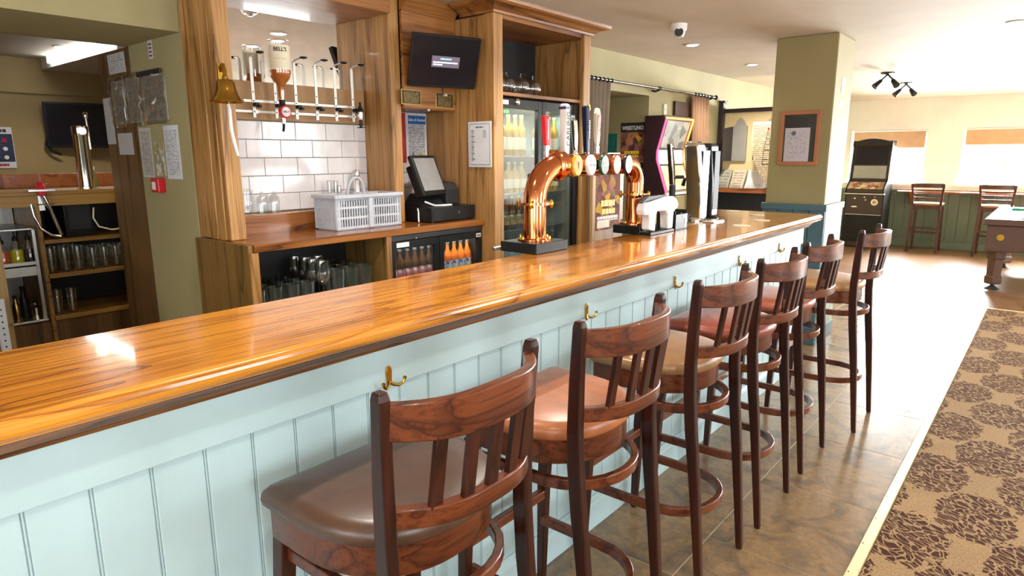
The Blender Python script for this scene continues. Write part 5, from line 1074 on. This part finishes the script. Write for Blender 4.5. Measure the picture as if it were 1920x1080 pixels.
# things on the partition
def cab(label, x0, x1, z0, z1, op=True):
    t = thing('shaped_cabinet', label, 'cabinet', ((x0+x1)/2, 7.5, z0)); c_ = (x0+x1)/2; w = x1-x0
    pts = [(x0, z0), (x1, z0), (x1, z1-.10), (x1-w*.12, z1-.085), (x1-w*.28, z1-.03), (c_, z1), (x0+w*.28, z1-.03), (x0+w*.12, z1-.085), (x0, z1-.10)]
    MB().prism(pts, 7.52, 7.55, 'Y').build('back_board', 'greyboard', t); 
    d = MB().prism([(7.25, z0), (7.52, z0), (7.52, z1-.10), (7.25, z1-.13)], x0-.012, x0, 'X').build('open_door', 'darkwood', t)
    return t
cab('shaped grey cabinet with dark open door on partition', -1.63, -1.47, 1.435, 1.92); cab('shaped cabinet behind the printed memorial board', -1.28, -1.12, 1.45, 1.91)
mm = thing('memorial_board', 'cream shield shaped board with text and monument drawing', 'board', (-1.15, 7.44, 1.2))
pts = [(-1.30, 1.85), (-1.02, 1.85), (-.95, 1.7), (-.95, 1.4), (-1.02, 1.25), (-1.10, 1.15), (-1.20, 1.3), (-1.27, 1.45), (-1.31, 1.65)]
MB().prism(pts, 7.225, 7.24, 'Y').build('board', 'listcream', mm)
for zz, w in ((1.45, .05), (1.50, .035), (1.60, .03), (1.66, .02), (1.72, .012), (1.77, .006)): B(-1.13-w, -1.13+w, 7.222, 7.225, zz-.05, zz-.044).build('monument_line', 'ink', mm)
for s in (-1, 1): MB().tube([(-1.13+s*.045, 7.223, 1.40), (-1.13+s*.035, 7.223, 1.55), (-1.13+s*.028, 7.223, 1.60), (-1.13+s*.004, 7.223, 1.76)], .0022, 6).build('monument_line', 'ink', mm)
MB().lathe((-1.13, 7.225, 1.775), [(.012, -.002), (.011, 0)], 10, 'Y').build('monument_star', 'red', mm)
for i, (x, w, lb) in enumerate(((-1.66, .13, 'grey leaflet stand at the left of the partition shelf'), (-1.50, .15, 'cream leaflet stand in the middle of partition shelf'), (-1.30, .2, 'white leaflet stand at the right of partition shelf'))):
    t = thing('leaflet_stand', lb, 'stand', (x, 7.42, 1.135), 'leaflet stands on the partition shelf'); MB().prism([(7.36, 1.136), (7.46, 1.136), (7.50, 1.33), (7.49, 1.335), (7.37, 1.15)], x-w/2, x+w/2, 'X').build('stand', ('greyprint', 'creamprint', 'whiteink')[i], t); B(x-w*.4, x+w*.4, 7.352, 7.36, 1.136, 1.19).build('front_lip', 'glass', t)
# framed notice on the pillar
fr = thing('framed_notice', 'pine framed notice on the olive pillar', 'picture frame', (-.27, 5.40, 1.42)); a, b, c_, d = -.425, -.13, 1.42, 1.832
m = MB(); m.box(a, b, 5.395, 5.42, c_, c_+.028).box(a, b, 5.395, 5.42, d-.028, d).box(a, a+.028, 5.395, 5.42, c_+.028, d-.028).box(b-.028, b, 5.395, 5.42, c_+.028, d-.028); m.build('frame', 'pine', fr, bevel=.003)
B(a+.028, b-.028, 5.41, 5.42, c_+.028, d-.028).build('backing', 'slate', fr); B(-.385, -.20, 5.4065, 5.41, 1.45, 1.705).build('letter', 'letterprint', fr); MB().lathe((-.32, 5.4062, 1.665), [(.018, -.0008), (.017, 0)], 14, 'Y').build('logo', 'slateline', fr); B(a+.03, b-.03, 5.402, 5.404, c_+.03, d-.03).build('glazing', 'glazing', fr)
for i, (z, s, mt) in enumerate(((2.05, .03, 'stickera'), (1.99, .022, 'stickerb'), (1.88, .024, 'stickera'))): tag(B(-.056, -.0545, 5.60, 5.60+s*4, z-s, z+s).build('wall_sticker', mt), ('pale grey sticker high on the pillar side', 'dark grey sticker on the pillar side', 'faded round mark lower on the pillar side')[i], 'sticker')
sd_ = thing('smoke_alarm', 'white smoke alarm on the ceiling seen in the mirror', 'smoke alarm', (-1.22, 2.22, CEIL)); MB().lathe((-1.22, 2.22, CEIL), [(.001, 0), (.052, 0), (.052, -.018), (.04, -.034), (.001, -.036)], 22).build('body', 'whitegloss', sd_, True); MB().lathe((-1.22, 2.22, CEIL-.036), [(.02, 0), (.016, -.012), (.001, -.013)], 16).build('sensor', 'whitegloss', sd_, True)
# security camera, smoke alarm, ceiling spots
sc_ = thing('security_camera', 'white turret security camera on the ceiling', 'camera', (-.83, 4.39, CEIL)); MB().lathe((-.83, 4.39, CEIL), [(.001, 0), (.055, 0), (.052, -.035), (.046, -.045), (.001, -.045)], 22).build('mount', 'whitegloss', sc_, True)
MB().lathe((-.83, 4.39, CEIL-.05), [(.004, .042), (.03, .034), (.042, .01), (.042, -.01), (.03, -.034), (.004, -.042)], 22).build('turret', 'whitegloss', sc_, True)
dv = (Vector((1.3, 0, 1.4))-Vector((-.83, 4.39, CEIL-.05))).normalized(); c0 = Vector((-.83, 4.39, CEIL-.05)); MB().tube([tuple(c0+dv*.025), tuple(c0+dv*.046)], [.03, .029], 20).build('lens', 'black', sc_, True)
def cspot(label, x, y):
    t = thing('ceiling_spotlight', label, 'spotlight', (x, y, CEIL), 'dark ceiling spotlights'); MB().lathe((x, y, CEIL), [(.07, 0), (.07, -.012), (.02, -.02), (.012, -.03)], 20).build('rose', 'iron', t, True)
    for s in (-1, 1): MB().tube([(x, y, CEIL-.02), (x+s*.05, y, CEIL-.07), (x+s*.06, y-.02, CEIL-.09), (x+s*.11, y-.06, CEIL-.15)], [.008, .008, .022, .035], 12).build('lamp_head', 'iron', t, True)
cspot('nearer dark double spotlight on the ceiling', -.28, 8.41); cspot('further dark double spotlight on the ceiling', -.31, 9.73)
# ------------------------------------------------------------------ far end: fruit machine, ladder-back stools, pool table
fm = thing('fruit_machine', 'tall black fruit machine against the far wall', 'fruit machine', (-1.08, 12.1, 0)); xa, xb = -1.37, -.80
prof = [(12.42, .03), (11.86, .03), (11.86, .86), (11.82, .90), (11.84, .97), (11.99, 1.06), (12.05, 1.10), (12.13, 1.62), (12.08, 1.68), (12.10, 1.72), (12.42, 1.72)]
MB().prism(prof, xa, xa+.03, 'X').build('side_panel', 'black', fm, bevel=.004); MB().prism(prof, xb-.03, xb, 'X').build('side_panel', 'black', fm, bevel=.004)
MB().prism([(y+.03 if i in (1, 2) else y+.012, z) for i, (y, z) in enumerate(prof)], xa+.03, xb-.03, 'X').build('cabinet', 'machinebrown', fm)
m = MB(); m.rings([[(xa+.02+(xb-xa-.04)*u, y, 1.70+.055*math.sin(PI*u)) for u in [i/12 for i in range(13)]]+[(xb-.02, y, 1.66), (xa+.02, y, 1.66)] for y in (12.07, 12.42)]); m.build('top_arch', 'black', fm, True)
def fpan(nm, z0, z1, mt, i=.045):
    y0 = 12.062+(z0-1.10)*.154-.012; y1 = 12.062+(z1-1.10)*.154-.012
    m = MB(); a, b = xa+i, xb-i; m.add([(a, y0, z0), (b, y0, z0), (b, y1, z1), (a, y1, z1), (a, y0+.01, z0), (b, y0+.01, z0), (b, y1+.01, z1), (a, y1+.01, z1)], [(0, 1, 2, 3), (7, 6, 5, 4), (0, 4, 5, 1), (1, 5, 6, 2), (2, 6, 7, 3), (3, 7, 4, 0)]); return m.build(nm, mt, fm)
fpan('upper_screen', 1.34, 1.62, 'screen'); fpan('lower_screen', 1.12, 1.32, 'greyglow')
MB().prism([(11.83, .955), (11.99, 1.05), (11.99, 1.06), (11.83, .965)], xa+.03, xb-.03, 'X').build('button_deck', 'deckprint', fm)
for k in range(6): MB().lathe((xa+.10+k*.075, 11.90+.01*(k % 2), 1.002), [(.018, 0), (.018, .012), (.012, .016)], 10).build('button', ('red', 'yellowprint', 'whiteink', 'blackmatte', 'red', 'yellowprint')[k], fm, True)
B(xa+.02, xb-.02, 11.858, 11.864, .55, .86).build('upper_door', 'machinebrown', fm, bevel=.004); B(xa+.02, xb-.02, 11.858, 11.864, .10, .53).build('lower_door', 'black', fm, bevel=.004)
B(xa-.01, xb+.01, 11.83, 11.87, .865, .885).build('trim_strip', 'steel', fm, bevel=.003); B(xa+.02, xb-.02, 11.852, 11.86, .535, .545).build('trim_strip', 'steel', fm)
MB().lathe((-.93, 11.858, .745), [(.052, -.004), (.05, 0)], 20, 'Y').build('badge', 'cream_label', fm); MB().lathe((-.93, 11.853, .745), [(.03, -.002), (.028, 0)], 16, 'Y').build('badge_print', 'goldprint', fm)
for x, z in ((-1.22, .80), (-1.08, .82), (-1.06, .78), (-.93, .83)): MB().lathe((x, 11.858, z), [(.012, -.008), (.010, 0)], 10, 'Y').build('lock', 'chrome', fm, True)
B(-1.26, -1.18, 11.853, 11.858, .655, .675).build('coin_slot', 'chrome', fm)
B(xa, xb, 11.88, 12.42, 0, .03).build('plinth', 'black', fm)
for x in (xa-.004, xb+.004): MB().tube([(x, 12.03, 1.10), (x, 12.11, 1.62), (x, 12.09, 1.69)], .008, 8).build('edge_strip', 'chrome', fm, True)
tag(B(-1.36, -.95, 11.60, 11.66, .0, .012), '', '') if 0 else None
def ladder_stool(label):
    t = thing('ladder_back_stool', label, 'bar stool', (0, 0, 0), 'ladder back stools at the window ledge')
    for s in (-1, 1):
        MB().loft([(s*.20, -.20, 0, .034, .036), (s*.185, -.175, .72, .036, .04), (s*.195, -.19, .9, .034, .034), (s*.21, -.23, 1.06, .03, .03)]).build('back_leg', 'farstool', t, bevel=.004)
        MB().loft([(s*.19, .20, 0, .03, .03), (s*.175, .16, .70, .038, .038)]).build('front_leg', 'farstool', t, bevel=.003)
        B(s*.188-.012, s*.188+.012, -.18, .18, .30, .33).build('side_stretcher', 'farstool', t)
    for z in (.84, .90, .96): MB().band([(-.195, -.195), (-.1, -.215), (0, -.222), (.1, -.215), (.195, -.195)], .014, z-.016, z+.012).build('slat', 'farstool', t, True)
    MB().band([(-.205, -.215), (-.1, -.24), (0, -.247), (.1, -.24), (.205, -.215)], .018, 1.0, 1.065).build('top_rail', 'farstool', t, True)
    m = MB(); out = [(.21*math.copysign(abs(math.cos(a))**.5, math.cos(a)), .20*math.copysign(abs(math.sin(a))**.5, math.sin(a))) for a in [2*PI*i/28 for i in range(28)]]
    m.rings([[(p_[0]*k, p_[1]*k, z) for p_ in out] for k, z in ((.95, .73), (1, .74), (1, .755), (.95, .765), (.5, .768))]); m.build('seat', 'seat_sand', t, True)
    for y in (-.165, .16): B(-.17, .17, y-.011, y+.011, .67, .728).build('apron', 'farstool', t)
    B(-.18, .18, .175, .20, .26, .29).build('footrest', 'farstool', t); B(-.18, .18, -.19, -.17, .36, .39).build('back_stretcher', 'farstool', t)
    return t
l1 = ladder_stool('ladder back stool at the window ledge beside the fruit machine'); l1.location = (-.21, 12.03, 0); copy_tree(l1, loc=(.655, 12.0, 0), label='ladder back stool at the window ledge behind pool table')
pt_ = thing('pool_table', 'brown pool table with green cloth at the right edge', 'pool table', (1.4, 10, 0)); a, b, c_, d = .74, 1.96, 8.88, 11.08
B(a+.03, b-.03, c_+.03, d-.03, .44, .73).build('cabinet', 'tablebrown', pt_, bevel=.01)
m = MB(); m.box(a, b, c_, c_+.12, .73, .80).box(a, b, d-.12, d, .73, .80).box(a, a+.12, c_+.12, d-.12, .73, .80).box(b-.12, b, c_+.12, d-.12, .73, .80); m.build('rail', 'tablebrown', pt_, bevel=.008)
B(a+.12, b-.12, c_+.12, d-.12, .73, .765).build('cloth', 'baize', pt_)
m = MB(); m.box(a+.10, b-.10, c_+.115, c_+.15, .765, .796).box(a+.10, b-.10, d-.15, d-.115, .765, .796).box(a+.115, a+.15, c_+.15, d-.15, .765, .796).box(b-.15, b-.115, c_+.15, d-.15, .765, .796); m.build('cushion', 'baize', pt_, bevel=.006)
for x in (a+.10, b-.10):
    for y in (c_+.12, (c_+d)/2, d-.12): MB().lathe((x, y, .796), [(.045, 0), (.052, .003), (.045, .006)], 16).build('pocket', 'blackmatte', pt_)
for x in (a+.14, b-.14):
    for y in (c_+.16, d-.16):
        lg_ = MB().lathe((x, y, 0), [(.075, .06), (.085, .08), (.085, .14), (.07, .16), (.075, .34), (.09, .36), (.095, .44)], 4).build('leg', 'tablebrown', pt_, bevel=.006)
        MB().lathe((x, y, 0), [(.075, 0), (.07, .01), (.02, .045), (.018, .062)], 16).build('foot', 'blackmatte', lg_, True)
B(a+.028, a+.031, c_+.25, c_+.45, .55, .60).build('ball_return', 'blackmatte', pt_); MB().lathe((a+.16, c_+.028, .60), [(.035, -.004), (.03, 0)], 14, 'Y').build('coin_plate', 'brass', pt_)
cu = thing('cue_rest', 'green cloth triangle lying on the pool table', 'triangle', (1.25, 9.5, .765))
MB().tube([(1.05, 9.3, .778), (1.35, 9.3, .778), (1.2, 9.56, .778)], .012, 8, True).build('frame', 'greenplastic', cu, True)
